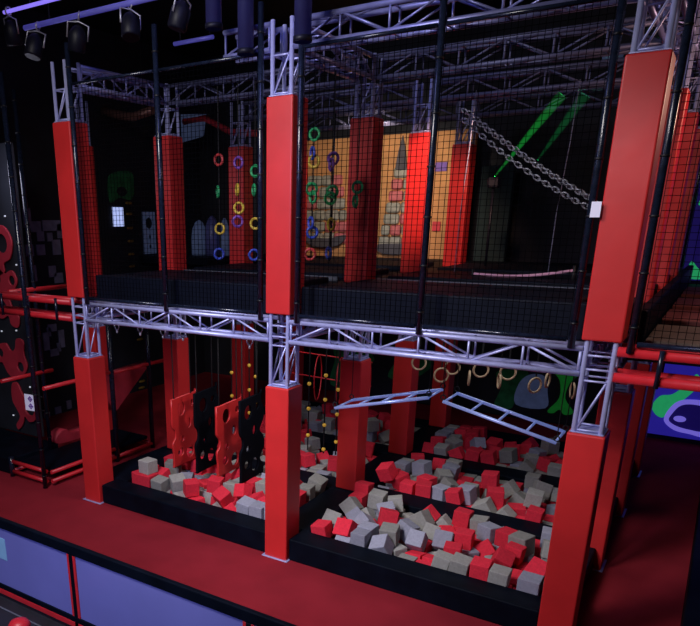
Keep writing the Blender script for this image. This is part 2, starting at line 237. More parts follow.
# ------------------------------------------------------------------ key dimensions (metres)
BAY, DEP, HP, HT = 3.508, 2.048, .171, .12
ZP, ZB, ZT2, ZU, ZTOP, ZM, ZD = 2.354, 2.926, 3.166, 3.25, 5.592, .311, 3.55
ZR0, ZR1 = 6.05, 6.29     # roof truss chord heights
CUBES = """L0,g,0,24,87,69,-8,85,-157,-93;
L0,r,0,23,133,36,-8,157,-314,0;
L0,r,0,23,129,99,-7,142,-170,-156;
L0,r,0,24,129,163,-8,0,0,-187;
L0,r,0,23,154,105,-8,60,147,-261;
L0,b,0,24,147,129,-6,-26,157,-31;
L0,g,0,23,184,39,-7,73,-157,60;
L0,g,0,21,221,84,-4,0,-52,129;
L0,r,0,23,223,159,-7,82,157,-75;
L0,r,0,24,254,78,-6,23,-54,5;
L0,r,0,23,269,108,-7,3,-4,-19;
L0,b,0,22,262,137,-8,196,157,23;
L0,b,0,23,292,104,-7,-157,0,138;
L0,r,0,22,289,134,-8,-157,6,-291;
L0,r,0,24,288,170,-7,69,-157,89;
L0,r,0,23,314,127,-6,-157,0,157;
L0,b,0,21,51,45,11,-94,157,-90;
L0,g,0,22,50,68,13,-2,-157,162;
L0,b,0,23,53,112,13,0,0,-155;
L0,g,0,23,51,139,13,1,-312,-158;
L0,g,0,22,49,169,11,-137,313,0;
L0,b,0,22,77,41,13,0,314,55;
L0,g,0,23,73,79,16,-146,-163,-9;
L0,g,1,24,82,110,14,-112,164,-155;
L0,b,1,23,79,138,14,-314,0,-3;
L0,g,0,23,73,168,12,-18,-157,-132;
L0,g,1,22,103,42,13,155,-15,214;
L0,r,1,21,120,56,14,138,0,-260;
L0,b,0,23,104,94,4,69,16,-16;
L0,r,1,24,102,139,12,-313,0,154;
L0,r,0,22,98,163,12,151,13,306;
L0,g,1,23,144,39,16,2,-6,279;
L0,g,1,21,148,66,17,-17,-309,7;
L0,r,1,23,143,99,17,-152,9,110;
L0,g,1,23,128,139,16,25,0,-161;
L0,r,1,21,122,162,15,-48,-157,-265;
L0,r,1,22,170,39,15,158,-11,-36;
L0,g,1,23,170,72,15,-24,138,-175;
L0,r,0,24,171,98,15,8,0,160;
L0,g,1,22,170,142,11,-124,-66,272;
L0,r,1,21,147,171,14,0,-299,-6;
L0,g,1,22,205,38,10,85,-20,151;
L0,r,1,21,192,71,11,181,-143,135;
L0,r,0,21,206,107,4,-231,-85,45;
L0,g,0,24,185,165,13,8,3,-218;
L0,r,0,21,247,37,-7,-109,-28,144;
L0,r,1,22,215,70,12,-180,105,129;
L0,r,0,21,230,103,12,-62,-167,52;
L0,g,0,21,232,128,12,-29,157,262;
L0,b,0,23,225,168,16,22,-157,-26;
L0,b,0,22,268,43,13,-77,179,-86;
L0,g,0,24,242,71,14,62,99,48;
L0,r,0,22,252,106,14,-128,149,19;
L0,b,0,23,260,136,15,157,0,-151;
L0,b,0,23,261,168,14,52,-157,-181;
L0,b,0,22,291,40,13,-314,0,147;
L0,r,0,21,285,69,11,-157,0,26;
L0,r,0,23,278,100,16,44,-162,41;
L0,g,0,23,285,129,15,-274,152,27;
L0,r,0,22,291,169,16,-157,0,134;
L0,g,0,23,315,35,14,37,-157,120;
L0,r,0,24,314,68,13,-41,-157,-117;
L0,r,0,23,313,93,15,-167,2,-157;
L0,r,0,22,315,124,16,157,0,-1;
L0,g,0,21,315,151,7,0,94,157;
L0,r,1,21,51,44,33,157,0,-24;
L0,r,0,22,49,69,35,-157,0,-4;
L0,g,0,21,50,90,12,-159,1,2;
L0,r,1,21,48,127,35,-156,155,158;
L0,r,1,23,50,169,34,-154,143,-149;
L0,r,1,23,76,36,36,-12,-157,12;
L0,r,1,21,83,61,37,-5,-25,154;
L0,g,1,24,76,97,39,-30,-148,231;
L0,r,1,23,71,137,38,0,0,-154;
L0,g,1,24,74,167,36,157,0,-308;
L0,g,1,22,101,36,34,-53,-142,-105;
L0,b,0,21,99,67,18,140,-19,211;
L0,b,1,23,116,83,27,-152,40,-119;
L0,r,1,23,100,138,36,-303,-147,-3;
L0,r,1,21,97,169,34,153,301,6;
L0,g,1,22,71,42,58,-314,0,-10;
L0,g,1,23,124,52,36,36,-176,211;
L0,b,1,21,122,113,16,278,20,-13;
L0,r,1,22,125,147,38,314,134,4;
L0,r,1,23,124,170,37,-157,0,311;
L0,r,1,22,156,46,38,-226,-151,0;
L0,r,1,22,180,77,38,-160,8,28;
L0,r,0,20,152,120,16,157,0,-47;
L0,r,1,22,182,140,30,-68,84,-306;
L0,g,1,22,159,170,34,-150,172,-5;
L0,r,1,22,210,56,31,-131,-51,112;
L0,g,1,23,202,91,30,154,-12,-154;
L0,g,1,23,195,118,23,-67,-45,41;
L0,g,1,21,212,135,37,-187,53,4;
L0,b,0,21,201,150,14,247,-168,6;
L0,r,1,23,232,39,14,32,82,19;
L0,r,1,21,228,84,35,-123,-51,-184;
L0,r,1,23,230,111,35,-127,145,10;
L0,b,1,23,236,143,33,-138,41,179;
L0,g,1,23,225,169,39,12,157,26;
L0,b,1,22,267,37,35,-15,298,155;
L0,r,1,24,262,71,29,24,-48,-19;
L0,g,1,24,255,108,38,-139,-167,-22;
L0,b,0,22,257,168,37,314,0,33;
L0,r,1,22,283,149,33,-84,306,-16;
L0,b,1,22,291,35,35,-226,157,-70;
L0,r,1,24,289,63,33,0,314,150;
L0,b,0,22,290,120,38,-168,164,117;
L0,g,1,21,314,130,38,19,-157,150;
L0,g,1,24,311,168,37,-150,29,2;
L0,b,1,23,314,40,36,-139,-157,-175;
L0,r,0,21,314,64,35,-314,0,-6;
L0,r,1,21,314,102,38,-20,167,-19;
R0,g,0,24,410,59,-4,-298,63,110;
R0,b,0,24,392,85,-7,-176,157,138;
R0,r,0,22,396,138,-7,157,0,-157;
R0,r,0,24,393,165,-3,0,237,157;
R0,g,0,22,419,86,-8,30,157,-184;
R0,g,0,24,424,137,-8,-14,146,-172;
R0,b,0,23,451,92,-7,-210,-157,43;
R0,g,0,24,460,152,-8,-134,157,-175;
R0,g,0,24,496,69,-8,-8,0,161;
R0,g,1,23,482,92,-8,8,-2,161;
R0,b,0,22,531,43,-7,-306,-157,-8;
R0,g,1,22,524,133,-8,-4,-312,-40;
R0,r,0,23,526,165,-7,14,152,-136;
R0,r,0,22,555,144,-8,157,0,-31;
R0,g,0,22,571,100,-7,-129,-157,104;
R0,g,0,22,397,39,3,84,-249,-107;
R0,r,1,22,392,84,16,-157,0,170;
R0,r,0,23,397,116,8,161,112,-153;
R0,g,0,21,394,145,14,-157,0,313;
R0,r,0,22,392,170,24,-159,143,-157;
R0,b,1,22,425,39,16,0,87,-157;
R0,r,0,21,419,73,16,0,195,168;
R0,r,1,21,435,103,16,160,83,9;
R0,b,1,22,421,146,14,-146,-314,-10;
R0,g,0,22,417,171,15,-157,165,0;
R0,b,0,24,448,46,14,208,-157,-44;
R0,r,0,21,443,71,7,-1,164,-9;
R0,r,0,22,461,110,14,-125,-6,-307;
R0,b,0,21,445,136,13,-12,-293,-154;
R0,g,1,23,444,168,14,186,-180,-42;
R0,b,1,23,478,40,29,-48,39,314;
R0,r,0,23,471,77,16,-164,-11,249;
R0,g,1,21,482,111,11,15,-78,153;
R0,r,1,22,470,136,15,-50,145,273;
R0,g,1,22,470,165,14,179,-132,116;
R0,g,0,23,504,36,-8,0,0,312;
R0,g,1,21,491,61,14,153,7,261;
R0,r,1,22,513,93,14,-308,-5,151;
R0,g,1,24,505,129,14,-245,83,-36;
R0,b,0,22,500,149,3,88,259,-121;
R0,g,0,21,560,35,13,-138,1,157;
R0,r,1,21,518,59,13,34,132,-128;
R0,g,1,22,540,87,5,-57,-238,-119;
R0,g,0,24,547,117,14,92,157,-218;
R0,r,1,23,543,168,16,306,-6,-152;
R0,r,0,22,583,36,12,11,14,0;
R0,g,0,21,565,62,12,66,157,26;
R0,b,1,24,571,98,16,-314,0,-74;
R0,r,1,22,578,147,14,-155,0,-305;
R0,g,0,21,570,170,12,-144,149,1;
R0,r,0,23,606,35,13,193,-157,-36;
R0,g,0,24,620,59,14,1,0,0;
R0,g,1,23,610,97,14,2,-311,-72;
R0,b,1,22,600,144,14,157,2,166;
R0,g,0,22,615,170,9,6,-72,310;
R0,r,1,22,632,36,12,221,157,-90;
R0,r,1,21,643,71,17,0,-225,157;
R0,r,1,21,640,104,12,120,-157,-63;
R0,g,1,24,634,133,14,-6,313,-145;
R0,r,1,24,642,169,15,-202,-157,45;
R0,r,0,21,655,34,11,-157,0,-156;
R0,g,0,23,665,60,14,-157,154,157;
R0,g,0,22,660,117,14,3,-306,-92;
R0,g,1,22,665,147,10,0,-185,-157;
R0,g,0,22,665,171,16,-186,157,-29;
R0,r,1,22,393,36,32,-147,-15,0;
R0,g,1,24,394,64,34,172,83,170;
R0,g,1,22,395,120,37,-49,-78,36;
R0,r,1,22,393,146,36,70,-157,-70;
R0,r,1,22,391,170,46,-157,143,-157;
R0,r,1,24,421,52,34,-174,-87,157;
R0,b,1,22,435,81,35,121,89,-252;
R0,b,1,22,413,100,30,221,55,-39;
R0,g,1,21,418,124,24,-101,248,26;
R0,g,1,23,416,164,38,158,8,7;
R0,b,1,21,451,34,36,-27,157,-27;
R0,b,1,22,451,56,36,314,0,-6;
R0,r,1,24,458,106,40,-130,-19,-266;
R0,b,1,24,446,130,36,-22,-2,214;
R0,g,1,21,444,166,37,73,134,-42;
R0,g,1,22,515,35,15,0,0,-160;
R0,g,1,23,478,65,37,-133,-170,150;
R0,b,1,23,489,96,34,278,-24,-168;
R0,g,1,24,492,145,30,24,68,-311;
R0,r,1,22,493,170,28,163,232,8;
R0,r,1,21,537,34,14,0,0,314;
R0,b,1,22,512,75,33,-83,-1,314;
R0,g,1,21,516,114,30,35,60,201;
R0,r,1,21,529,144,17,-36,-296,95;
R0,g,1,22,516,170,19,164,-239,0;
R0,g,1,20,560,35,34,-311,-138,4;
R0,r,1,21,540,58,14,-140,314,0;
R0,b,1,24,542,95,32,1,-246,161;
R0,r,0,21,557,144,14,13,157,22;
R0,r,1,22,542,170,38,-151,-8,-311;
R0,g,1,22,582,37,34,84,139,247;
R0,r,1,21,562,69,33,157,0,-298;
R0,r,1,22,565,105,38,153,-157,10;
R0,b,1,22,585,146,36,37,155,-165;
R0,g,1,22,566,169,33,-161,149,1;
R0,r,1,22,606,39,36,164,0,5;
R0,r,0,23,593,78,13,158,-1,236;
R0,r,1,22,592,115,22,-89,50,-72;
R0,r,1,22,609,143,36,-4,2,119;
R0,b,0,21,595,170,20,-168,-242,-4;
R0,g,1,22,629,35,34,-164,0,-154;
R0,r,1,22,620,79,34,44,-40,157;
R0,r,1,21,628,106,35,-226,-144,57;
R0,g,1,24,630,131,38,6,1,-190;
R0,b,1,22,657,169,38,160,0,174;
R0,b,1,24,663,36,33,29,-157,283;
R0,r,1,23,661,88,28,121,-88,-151;
R0,g,1,22,664,145,33,18,-185,-157;
L1,r,0,23,52,268,-7,156,314,0;
L1,r,0,23,72,241,-8,-157,0,-311;
L1,r,0,21,78,321,-8,-32,145,126;
L1,r,0,21,83,345,-8,1,2,151;
L1,r,0,22,82,372,-8,162,164,126;
L1,g,0,22,103,286,-7,126,-157,37;
L1,b,0,22,102,310,-8,157,0,-162;
L1,g,0,24,105,342,-7,70,-157,238;
L1,b,0,21,104,366,-8,208,-157,85;
L1,g,0,24,153,242,-8,156,264,-3;
L1,b,0,24,162,296,-7,117,-156,149;
L1,g,0,22,175,315,-7,39,154,147;
L1,r,0,23,151,350,-8,0,0,304;
L1,g,0,24,183,375,-8,-157,148,0;
L1,r,0,22,241,244,-8,210,150,13;
L1,r,0,22,204,326,-8,0,0,-306;
L1,g,0,22,203,352,-8,-313,-8,-24;
L1,r,0,23,271,241,-7,-154,0,-2;
L1,b,0,24,260,266,-6,-90,-157,106;
L1,r,0,24,256,289,-7,103,-157,71;
L1,r,0,24,245,313,-6,-157,0,-276;
L1,r,0,23,285,264,-8,0,150,-164;
L1,r,0,24,287,314,-7,157,7,-127;
L1,g,0,24,281,361,-7,-306,2,-41;
L1,g,0,24,314,341,-7,0,10,-154;
L1,r,0,22,315,368,-7,-157,0,159;
L1,b,0,23,50,261,17,-296,-1,3;
L1,r,0,21,49,294,5,2,-231,154;
L1,g,0,23,50,327,12,0,-300,158;
L1,g,0,23,50,351,13,-132,-143,132;
L1,b,0,23,50,375,13,0,-314,0;
L1,b,0,24,76,266,14,-6,5,162;
L1,g,0,23,79,298,-8,156,-19,160;
L1,b,0,23,74,319,14,146,310,2;
L1,g,0,21,73,350,13,3,5,312;
L1,b,0,21,97,375,13,125,150,-188;
L1,g,0,24,101,246,14,153,-6,-245;
L1,g,0,24,119,277,16,-67,132,198;
L1,r,0,22,99,319,14,314,0,150;
L1,g,0,23,97,346,16,-102,157,-111;
L1,b,0,22,118,372,16,147,159,-9;
L1,b,0,23,135,246,9,-7,265,-14;
L1,r,1,23,124,310,10,187,-181,-36;
L1,r,0,23,121,345,16,-157,-310,0;
L1,b,0,23,141,375,14,148,165,-8;
L1,b,0,21,188,240,13,4,157,-154;
L1,b,0,21,183,272,-4,-114,222,-110;
L1,g,0,21,150,314,14,-56,-139,257;
L1,g,0,23,144,345,15,224,-157,-67;
L1,r,0,21,165,376,13,0,9,-313;
L1,g,0,21,213,240,6,161,-226,0;
L1,r,0,22,214,262,10,-20,5,-144;
L1,g,0,23,198,296,13,-151,164,8;
L1,r,0,22,184,317,15,1,2,-115;
L1,r,0,24,188,365,17,306,-3,125;
L1,b,1,21,238,243,14,-1,-150,-301;
L1,g,1,22,237,268,15,-158,11,-301;
L1,b,0,22,226,298,15,157,146,62;
L1,g,1,24,204,339,15,26,153,-26;
L1,g,1,21,260,240,15,-6,160,-160;
L1,g,1,23,261,264,17,301,157,0;
L1,g,1,22,261,299,16,-2,6,-68;
L1,g,0,24,267,336,3,223,-67,27;
L1,r,0,24,256,375,-8,-35,157,279;
L1,b,1,24,282,241,16,152,160,-159;
L1,g,1,21,285,276,14,91,150,-164;
L1,g,0,21,287,303,15,140,-150,-127;
L1,r,0,23,303,311,41,-159,-32,40;
L1,r,0,22,293,373,16,-150,15,148;
L1,b,0,21,313,256,12,151,121,-162;
L1,g,0,23,313,281,14,-156,-5,-155;
L1,b,0,22,311,305,14,4,10,2;
L1,g,1,21,311,332,19,-302,-64,-8;
L1,r,1,21,315,367,15,0,0,309;
L1,r,0,24,50,243,38,0,-176,157;
L1,b,0,22,49,304,28,-48,0,0;
L1,b,0,22,49,331,35,-157,14,157;
L1,r,0,21,50,354,35,-171,4,0;
L1,b,0,22,49,376,35,-103,-157,-211;
L1,r,1,23,73,244,34,3,-107,-160;
L1,g,0,24,73,292,15,166,-138,-161;
L1,g,0,21,73,312,36,4,11,-153;
L1,r,1,24,74,353,37,-160,-24,4;
L1,r,0,20,74,376,26,3,-79,309;
L1,g,1,22,101,244,37,-32,-150,6;
L1,g,0,22,99,287,30,-215,-21,-184;
L1,g,1,21,106,315,36,-85,157,-97;
L1,r,1,23,101,348,39,-201,-157,-112;
L1,r,1,21,70,376,50,3,252,0;
L1,b,0,21,127,241,30,-16,-207,0;
L1,g,1,23,126,265,36,-16,295,128;
L1,r,1,21,134,313,34,-153,-6,-178;
L1,r,0,22,132,340,38,244,161,5;
L1,r,0,23,139,374,37,150,1,-152;
L1,g,1,23,164,241,19,159,18,0;
L1,r,0,24,168,268,19,242,28,-129;
L1,g,0,21,186,308,36,158,2,-126;
L1,g,1,23,169,341,25,-76,-45,0;
L1,r,1,23,168,375,38,310,-20,1;
L1,b,0,22,195,240,34,0,0,312;
L1,r,1,22,213,273,33,20,-309,-143;
L1,g,1,22,214,296,36,11,4,-130;
L1,g,1,21,204,344,38,0,-4,-31;
L1,g,0,21,233,369,-8,-154,0,311;
L1,r,1,23,220,242,34,-3,300,-11;
L1,r,1,21,240,262,37,-166,11,259;
L1,r,1,21,242,316,22,-24,-242,-53;
L1,b,0,21,231,337,10,258,108,45;
L1,g,0,21,265,374,16,-157,147,26;
L1,g,0,22,315,261,33,-121,-312,1;
L1,r,1,22,286,276,35,151,3,36;
L1,b,1,20,281,300,36,7,3,43;
L1,b,0,24,283,332,24,-161,-243,9;
L1,r,1,23,302,371,38,-168,12,31;
R1,b,0,23,394,310,-7,-37,-157,26;
R1,b,0,24,421,280,-7,0,-169,138;
R1,r,0,22,428,307,-7,-314,0,-136;
R1,r,0,24,415,338,-6,0,0,-153;
R1,r,0,22,450,276,-8,314,0,157;
R1,g,0,22,457,322,-8,-8,-164,-284;
R1,g,0,24,442,346,-8,16,312,-1;
R1,b,0,24,480,243,-8,-104,-157,-28;
R1,g,0,23,514,343,-8,158,0,-158;
R1,r,0,22,536,310,-8,-159,187,-27;
R1,r,0,23,551,347,-8,157,-15,10;
R1,r,0,23,554,374,-7,-88,-167,-65;
R1,g,0,21,587,251,-8,-10,-157,17;
R1,g,0,22,574,274,-8,-14,-157,-147;
R1,r,0,23,586,301,-7,-314,0,-23;
R1,b,0,22,581,368,-8,-64,-156,40;
R1,r,0,22,606,361,-8,180,-161,-30;
R1,b,0,24,634,307,-7,1,0,-298;
R1,r,0,23,638,371,-8,6,-168,-187;
R1,r,0,23,660,242,-8,9,1,0;
R1,r,0,23,658,303,-7,0,0,-298;
R1,b,1,20,394,244,16,-157,-45,-171;
R1,g,1,22,398,276,14,-212,-168,36;
R1,r,0,24,394,301,16,-314,0,-149;
R1,r,0,21,392,338,13,289,151,-18;
R1,g,0,22,391,361,12,-221,151,-64;
R1,r,1,22,419,242,12,312,-14,7;
R1,r,0,24,427,268,16,-21,136,138;
R1,g,1,23,428,301,16,314,0,134;
R1,g,1,21,416,328,16,156,-156,-152;
R1,r,1,21,416,375,13,-146,-3,314;
R1,b,0,21,452,243,14,-2,0,-168;
R1,r,0,22,450,266,15,157,0,-154;
R1,r,0,22,462,296,14,157,-140,133;
R1,g,0,24,442,325,16,155,1,-2;
R1,g,0,24,443,371,11,161,-126,162;
R1,g,0,21,479,246,14,-75,-157,-60;
R1,r,0,21,473,268,11,-312,-18,3;
R1,g,0,22,489,294,10,150,-109,-176;
R1,b,0,23,466,331,14,-183,-150,30;
R1,r,1,22,466,376,12,-11,-156,10;
R1,b,0,21,505,240,16,170,127,14;
R1,r,0,21,500,265,12,-154,10,-107;
R1,r,1,21,512,294,4,7,-232,139;
R1,r,0,22,489,326,2,250,-91,-109;
R1,r,1,24,531,242,11,-10,270,-2;
R1,g,1,23,534,271,13,-74,-182,184;
R1,g,0,20,557,296,3,92,-242,63;
R1,r,1,24,537,346,14,-3,299,-9;
R1,g,1,22,542,375,14,93,147,-65;
R1,b,0,22,567,241,8,-72,-8,155;
R1,r,1,22,565,269,14,-1,0,170;
R1,r,1,22,566,322,2,-37,52,-44;
R1,g,1,20,583,344,13,3,146,300;
R1,b,1,22,589,376,14,1,313,-157;
R1,r,1,22,606,242,14,310,-157,4;
R1,r,1,24,589,280,16,-161,3,-280;
R1,r,1,23,609,311,15,159,172,-10;
R1,g,1,23,606,341,10,47,5,308;
R1,g,1,21,611,376,14,3,-309,157;
R1,g,1,21,638,247,13,-157,0,-161;
R1,r,1,23,641,272,13,0,-8,4;
R1,b,1,21,638,317,15,86,-156,158;
R1,r,1,21,630,350,6,14,-46,-172;
R1,b,0,20,642,376,14,154,-10,-157;
R1,r,0,22,662,241,15,145,-148,-147;
R1,r,0,22,665,272,13,-152,157,-152;
R1,g,0,23,664,323,14,136,0,0;
R1,b,0,22,662,349,13,156,-8,157;
R1,r,0,23,664,373,14,157,0,0;
R1,r,1,23,395,244,53,-239,114,70;
R1,r,1,21,392,276,35,-10,-5,148;
R1,b,1,21,395,310,39,157,0,304;
R1,g,1,22,392,334,34,147,151,-18;
R1,r,1,22,398,371,35,-10,-5,40;
R1,r,1,21,434,239,35,-20,-155,20;
R1,r,1,23,414,258,37,124,121,64;
R1,b,1,24,424,323,40,-8,-144,296;
R1,r,0,21,419,352,16,4,-147,161;
R1,r,1,21,437,374,34,-2,31,157;
R1,r,1,23,458,243,36,-1,-312,20;
R1,r,1,23,452,270,37,243,157,62;
R1,g,1,23,466,307,37,17,13,65;
R1,b,1,24,467,338,38,-144,171,17;
R1,g,1,22,460,375,35,226,-145,88;
R1,b,1,21,483,249,35,0,0,-189;
R1,g,1,22,484,282,33,-102,-111,40;
R1,r,1,21,493,313,20,-68,-94,-106;
R1,r,1,23,489,353,14,15,-164,143;
R1,g,1,21,489,376,13,-307,2,-158;
R1,r,1,21,507,240,38,15,131,16;
R1,b,1,24,517,263,35,172,10,-169;
R1,g,1,23,515,289,29,162,25,-168;
R1,r,1,21,512,344,14,136,157,-43;
R1,g,1,22,512,368,15,-158,-310,0;
R1,g,1,24,551,244,27,213,6,-156;
R1,r,1,24,557,275,37,281,156,-3;
R1,g,1,22,540,315,14,25,-16,187;
R1,r,1,24,531,342,37,-305,0,-148;
R1,r,1,22,564,370,17,65,-167,-65;
R1,g,1,21,582,240,25,244,6,-162;
R1,g,1,23,608,296,38,134,172,-10;
R1,g,1,23,583,318,19,-182,48,-20;
R1,g,1,21,561,343,27,231,-3,-171;
R1,g,1,21,588,376,36,1,-1,-310;
R1,r,1,21,622,240,35,-14,0,-157;
R1,g,1,24,617,273,17,-25,-149,186;
R1,g,0,23,664,296,15,-314,0,155;
R1,g,1,22,635,355,28,-15,46,140;
R1,g,1,24,607,352,33,-34,27,29;
L2,g,0,24,50,457,-7,161,0,0;
L2,r,0,22,51,549,-5,-314,-135,0;
L2,r,0,23,100,580,-8,141,-157,-136;
L2,b,0,21,108,461,-8,92,157,-59;
L2,b,0,23,104,484,-8,49,145,-254;
L2,g,0,22,107,531,-8,129,-156,-158;
L2,g,0,24,124,576,-8,-35,-159,-277;
L2,r,0,22,126,512,-6,0,96,-252;
L2,g,0,22,136,547,-8,-168,-159,-120;
L2,g,0,23,162,448,-8,157,0,-22;
L2,r,0,24,169,513,-7,0,0,-203;
L2,g,0,22,162,554,-8,313,1,110;
L2,b,0,24,171,580,-7,124,-157,-124;
L2,r,0,22,186,453,-7,-157,0,135;
L2,g,0,23,193,533,-3,-206,42,58;
L2,r,0,24,234,461,-7,-116,-164,-174;
L2,g,0,22,222,509,-1,24,106,19;
L2,r,0,23,265,563,-8,-150,-6,-275;
L2,g,0,23,288,543,-7,314,0,-145;
L2,g,0,23,314,464,-4,1,210,-156;
L2,r,0,23,50,446,16,-4,0,314;
L2,r,0,23,53,491,12,-9,0,313;
L2,g,0,22,50,520,13,0,0,-6;
L2,r,0,24,58,546,17,158,22,5;
L2,r,0,21,49,578,12,-185,-157,-129;
L2,g,0,22,74,446,12,180,16,-157;
L2,r,0,23,77,486,13,-157,0,-305;
L2,g,1,21,72,513,12,-157,-2,301;
L2,r,0,24,83,539,8,155,-273,6;
L2,r,0,23,75,576,5,8,66,5;
L2,g,0,21,100,445,13,-9,0,314;
L2,r,1,21,116,483,14,-149,-9,299;
L2,r,1,23,106,509,15,100,159,4;
L2,g,1,22,113,550,13,62,252,146;
L2,b,0,22,112,579,16,154,1,167;
L2,r,0,21,123,445,13,-310,0,-3;
L2,r,0,22,143,472,7,155,86,-171;
L2,g,0,22,145,518,7,67,-96,62;
L2,b,0,21,139,549,14,-158,-1,-12;
L2,b,0,21,140,579,14,156,2,-23;
L2,g,1,23,176,448,15,-294,157,-4;
L2,g,1,22,172,477,14,156,0,161;
L2,r,1,23,169,505,16,-146,-157,-33;
L2,r,0,23,161,542,15,-146,149,-171;
L2,r,0,23,165,570,16,-312,-2,65;
L2,r,0,21,211,447,5,32,-86,-22;
L2,b,1,21,194,469,14,180,-152,139;
L2,g,0,21,193,492,13,-36,166,142;
L2,b,0,24,190,555,10,182,-59,-206;
L2,r,0,21,211,580,12,-157,31,-10;
L2,g,0,22,241,446,16,-203,-144,-112;
L2,b,0,23,224,477,16,309,3,28;
L2,b,0,23,216,499,21,270,1,182;
L2,g,0,24,241,538,10,-170,-265,-8;
L2,b,0,23,234,576,14,70,-108,83;
L2,g,0,21,262,450,13,133,163,-25;
L2,g,0,22,251,481,15,-145,161,131;
L2,r,0,23,258,503,15,94,-161,-130;
L2,r,1,22,270,526,14,-129,-151,-188;
L2,g,0,21,259,580,13,9,-2,314;
L2,g,1,23,285,445,13,-312,-6,-1;
L2,r,1,22,272,473,14,-152,7,-39;
L2,r,0,22,288,498,13,-162,51,-173;
L2,g,0,23,293,540,15,-8,-157,-306;
L2,g,0,22,292,579,11,45,-146,113;
L2,g,1,21,313,448,13,158,104,158;
L2,g,0,23,315,482,10,-157,-99,-157;
L2,b,0,22,313,518,14,157,0,13;
L2,r,0,22,315,541,13,0,156,-157;
L2,g,1,22,315,579,15,0,312,-157;
L2,r,0,21,51,446,38,32,-161,147;
L2,r,0,21,55,496,35,-148,3,-28;
L2,r,0,22,52,521,35,80,157,75;
L2,g,1,23,64,549,40,-1,22,-4;
L2,b,1,22,50,577,34,0,0,-145;
L2,b,0,21,75,447,34,205,129,61;
L2,b,0,22,53,472,48,-194,86,132;
L2,g,1,22,82,518,33,-232,179,-13;
L2,b,1,22,90,557,29,186,199,29;
L2,b,1,21,86,580,24,-14,92,306;
L2,b,1,22,107,449,35,120,148,163;
L2,r,0,21,80,484,35,157,0,-208;
L2,g,1,23,114,510,37,0,-2,-295;
L2,g,0,21,103,534,25,-191,235,11;
L2,r,1,22,113,578,38,7,160,298;
L2,b,0,21,145,444,14,312,-8,0;
L2,r,1,24,142,492,21,-86,8,290;
L2,r,1,23,150,523,31,-76,104,-266;
L2,b,1,21,145,559,36,-61,-169,61;
L2,r,0,21,138,581,36,191,159,34;
L2,b,1,22,154,445,36,-2,-9,-1;
L2,g,1,22,165,479,36,157,-1,10;
L2,r,1,22,176,509,39,265,-157,-33;
L2,r,0,22,169,553,38,-140,161,-147;
L2,r,0,21,188,578,31,-87,33,184;
L2,g,0,23,217,449,29,-284,-99,-30;
L2,r,0,23,230,479,39,4,-310,55;
L2,g,0,22,206,526,21,-226,-109,3;
L2,g,0,22,214,552,14,130,-33,129;
L2,r,1,23,215,579,34,-177,188,-11;
L2,r,0,23,238,446,43,-170,-260,0;
L2,g,1,23,273,451,59,313,-4,76;
L2,r,1,22,253,504,37,-108,-161,-130;
L2,g,1,21,247,532,32,239,-106,-34;
L2,r,1,21,247,576,37,-15,-16,-220;
L2,b,1,24,267,454,36,-155,-3,5;
L2,g,1,23,298,468,31,89,35,-234;
L2,g,0,23,313,497,31,10,86,170;
L2,r,1,24,268,555,23,198,71,174;
L2,r,0,21,277,577,36,106,237,-67;
R2,g,0,24,452,561,-8,157,0,70;
R2,b,0,24,517,447,-7,-49,157,-211;
R2,r,0,24,532,504,-7,-166,-14,24;
R2,r,0,21,543,476,-7,0,0,-19;
R2,r,0,24,566,449,-6,164,-157,0;
R2,r,0,22,610,580,-8,-46,157,109;
R2,r,0,23,611,461,-7,313,-2,41;
R2,r,0,24,634,482,-8,157,-169,91;
R2,g,0,23,640,512,-8,157,-12,-1;
R2,b,0,24,664,472,-6,-157,-4,-155;
R2,b,0,23,665,518,-7,-118,157,-118;
R2,g,0,23,393,467,17,58,306,1;
R2,b,0,21,395,494,12,80,-137,212;
R2,r,0,22,392,521,13,-157,0,-1;
R2,r,0,22,393,550,11,27,-157,-33;
R2,r,0,21,390,577,12,-157,0,0;
R2,b,0,23,420,462,12,32,154,-158;
R2,b,0,21,422,489,12,-76,141,202;
R2,g,0,21,436,510,10,-312,49,-16;
R2,r,0,22,421,538,14,-21,-168,122;
R2,g,0,24,413,579,14,-152,-151,152;
R2,r,0,21,460,446,13,-187,-153,7;
R2,g,0,24,443,479,14,176,152,-19;
R2,g,0,22,460,504,13,-157,-150,140;
R2,b,0,24,461,533,13,12,37,3;
R2,r,0,24,441,571,16,-122,-169,-86;
R2,b,0,22,484,450,12,-157,0,156;
R2,b,0,23,494,473,12,-314,1,-10;
R2,g,0,23,482,500,15,0,314,140;
R2,g,0,23,488,526,14,133,132,130;
R2,r,0,22,476,580,5,312,84,-3;
R2,g,1,22,518,446,16,-10,157,0;
R2,r,1,24,518,470,12,2,-5,152;
R2,r,0,21,508,496,7,-120,82,13;
R2,r,0,22,511,518,14,-15,-20,156;
R2,g,0,23,515,548,8,210,-10,-22;
R2,g,1,21,540,452,14,-1,-156,-146;
R2,b,1,24,542,477,15,0,0,-309;
R2,r,1,21,535,500,16,121,141,-33;
R2,g,1,21,540,528,15,0,-65,-77;
R2,r,1,24,559,578,14,153,-301,-7;
R2,g,1,22,583,452,16,308,-143,7;
R2,r,0,21,568,482,13,0,314,-141;
R2,g,0,22,562,508,13,10,167,-2;
R2,r,0,22,565,543,13,0,-3,9;
R2,g,1,23,590,575,14,165,-6,-98;
R2,g,0,22,606,447,15,-224,154,90;
R2,b,0,22,601,480,13,0,166,-116;
R2,r,0,21,614,506,13,-187,157,-29;
R2,g,0,21,614,531,-6,136,-30,-259;
R2,r,0,22,618,567,14,0,314,-144;
R2,r,0,23,638,448,9,180,-79,-16;
R2,g,0,23,632,475,15,-55,-169,91;
R2,g,0,24,639,511,16,-155,11,-297;
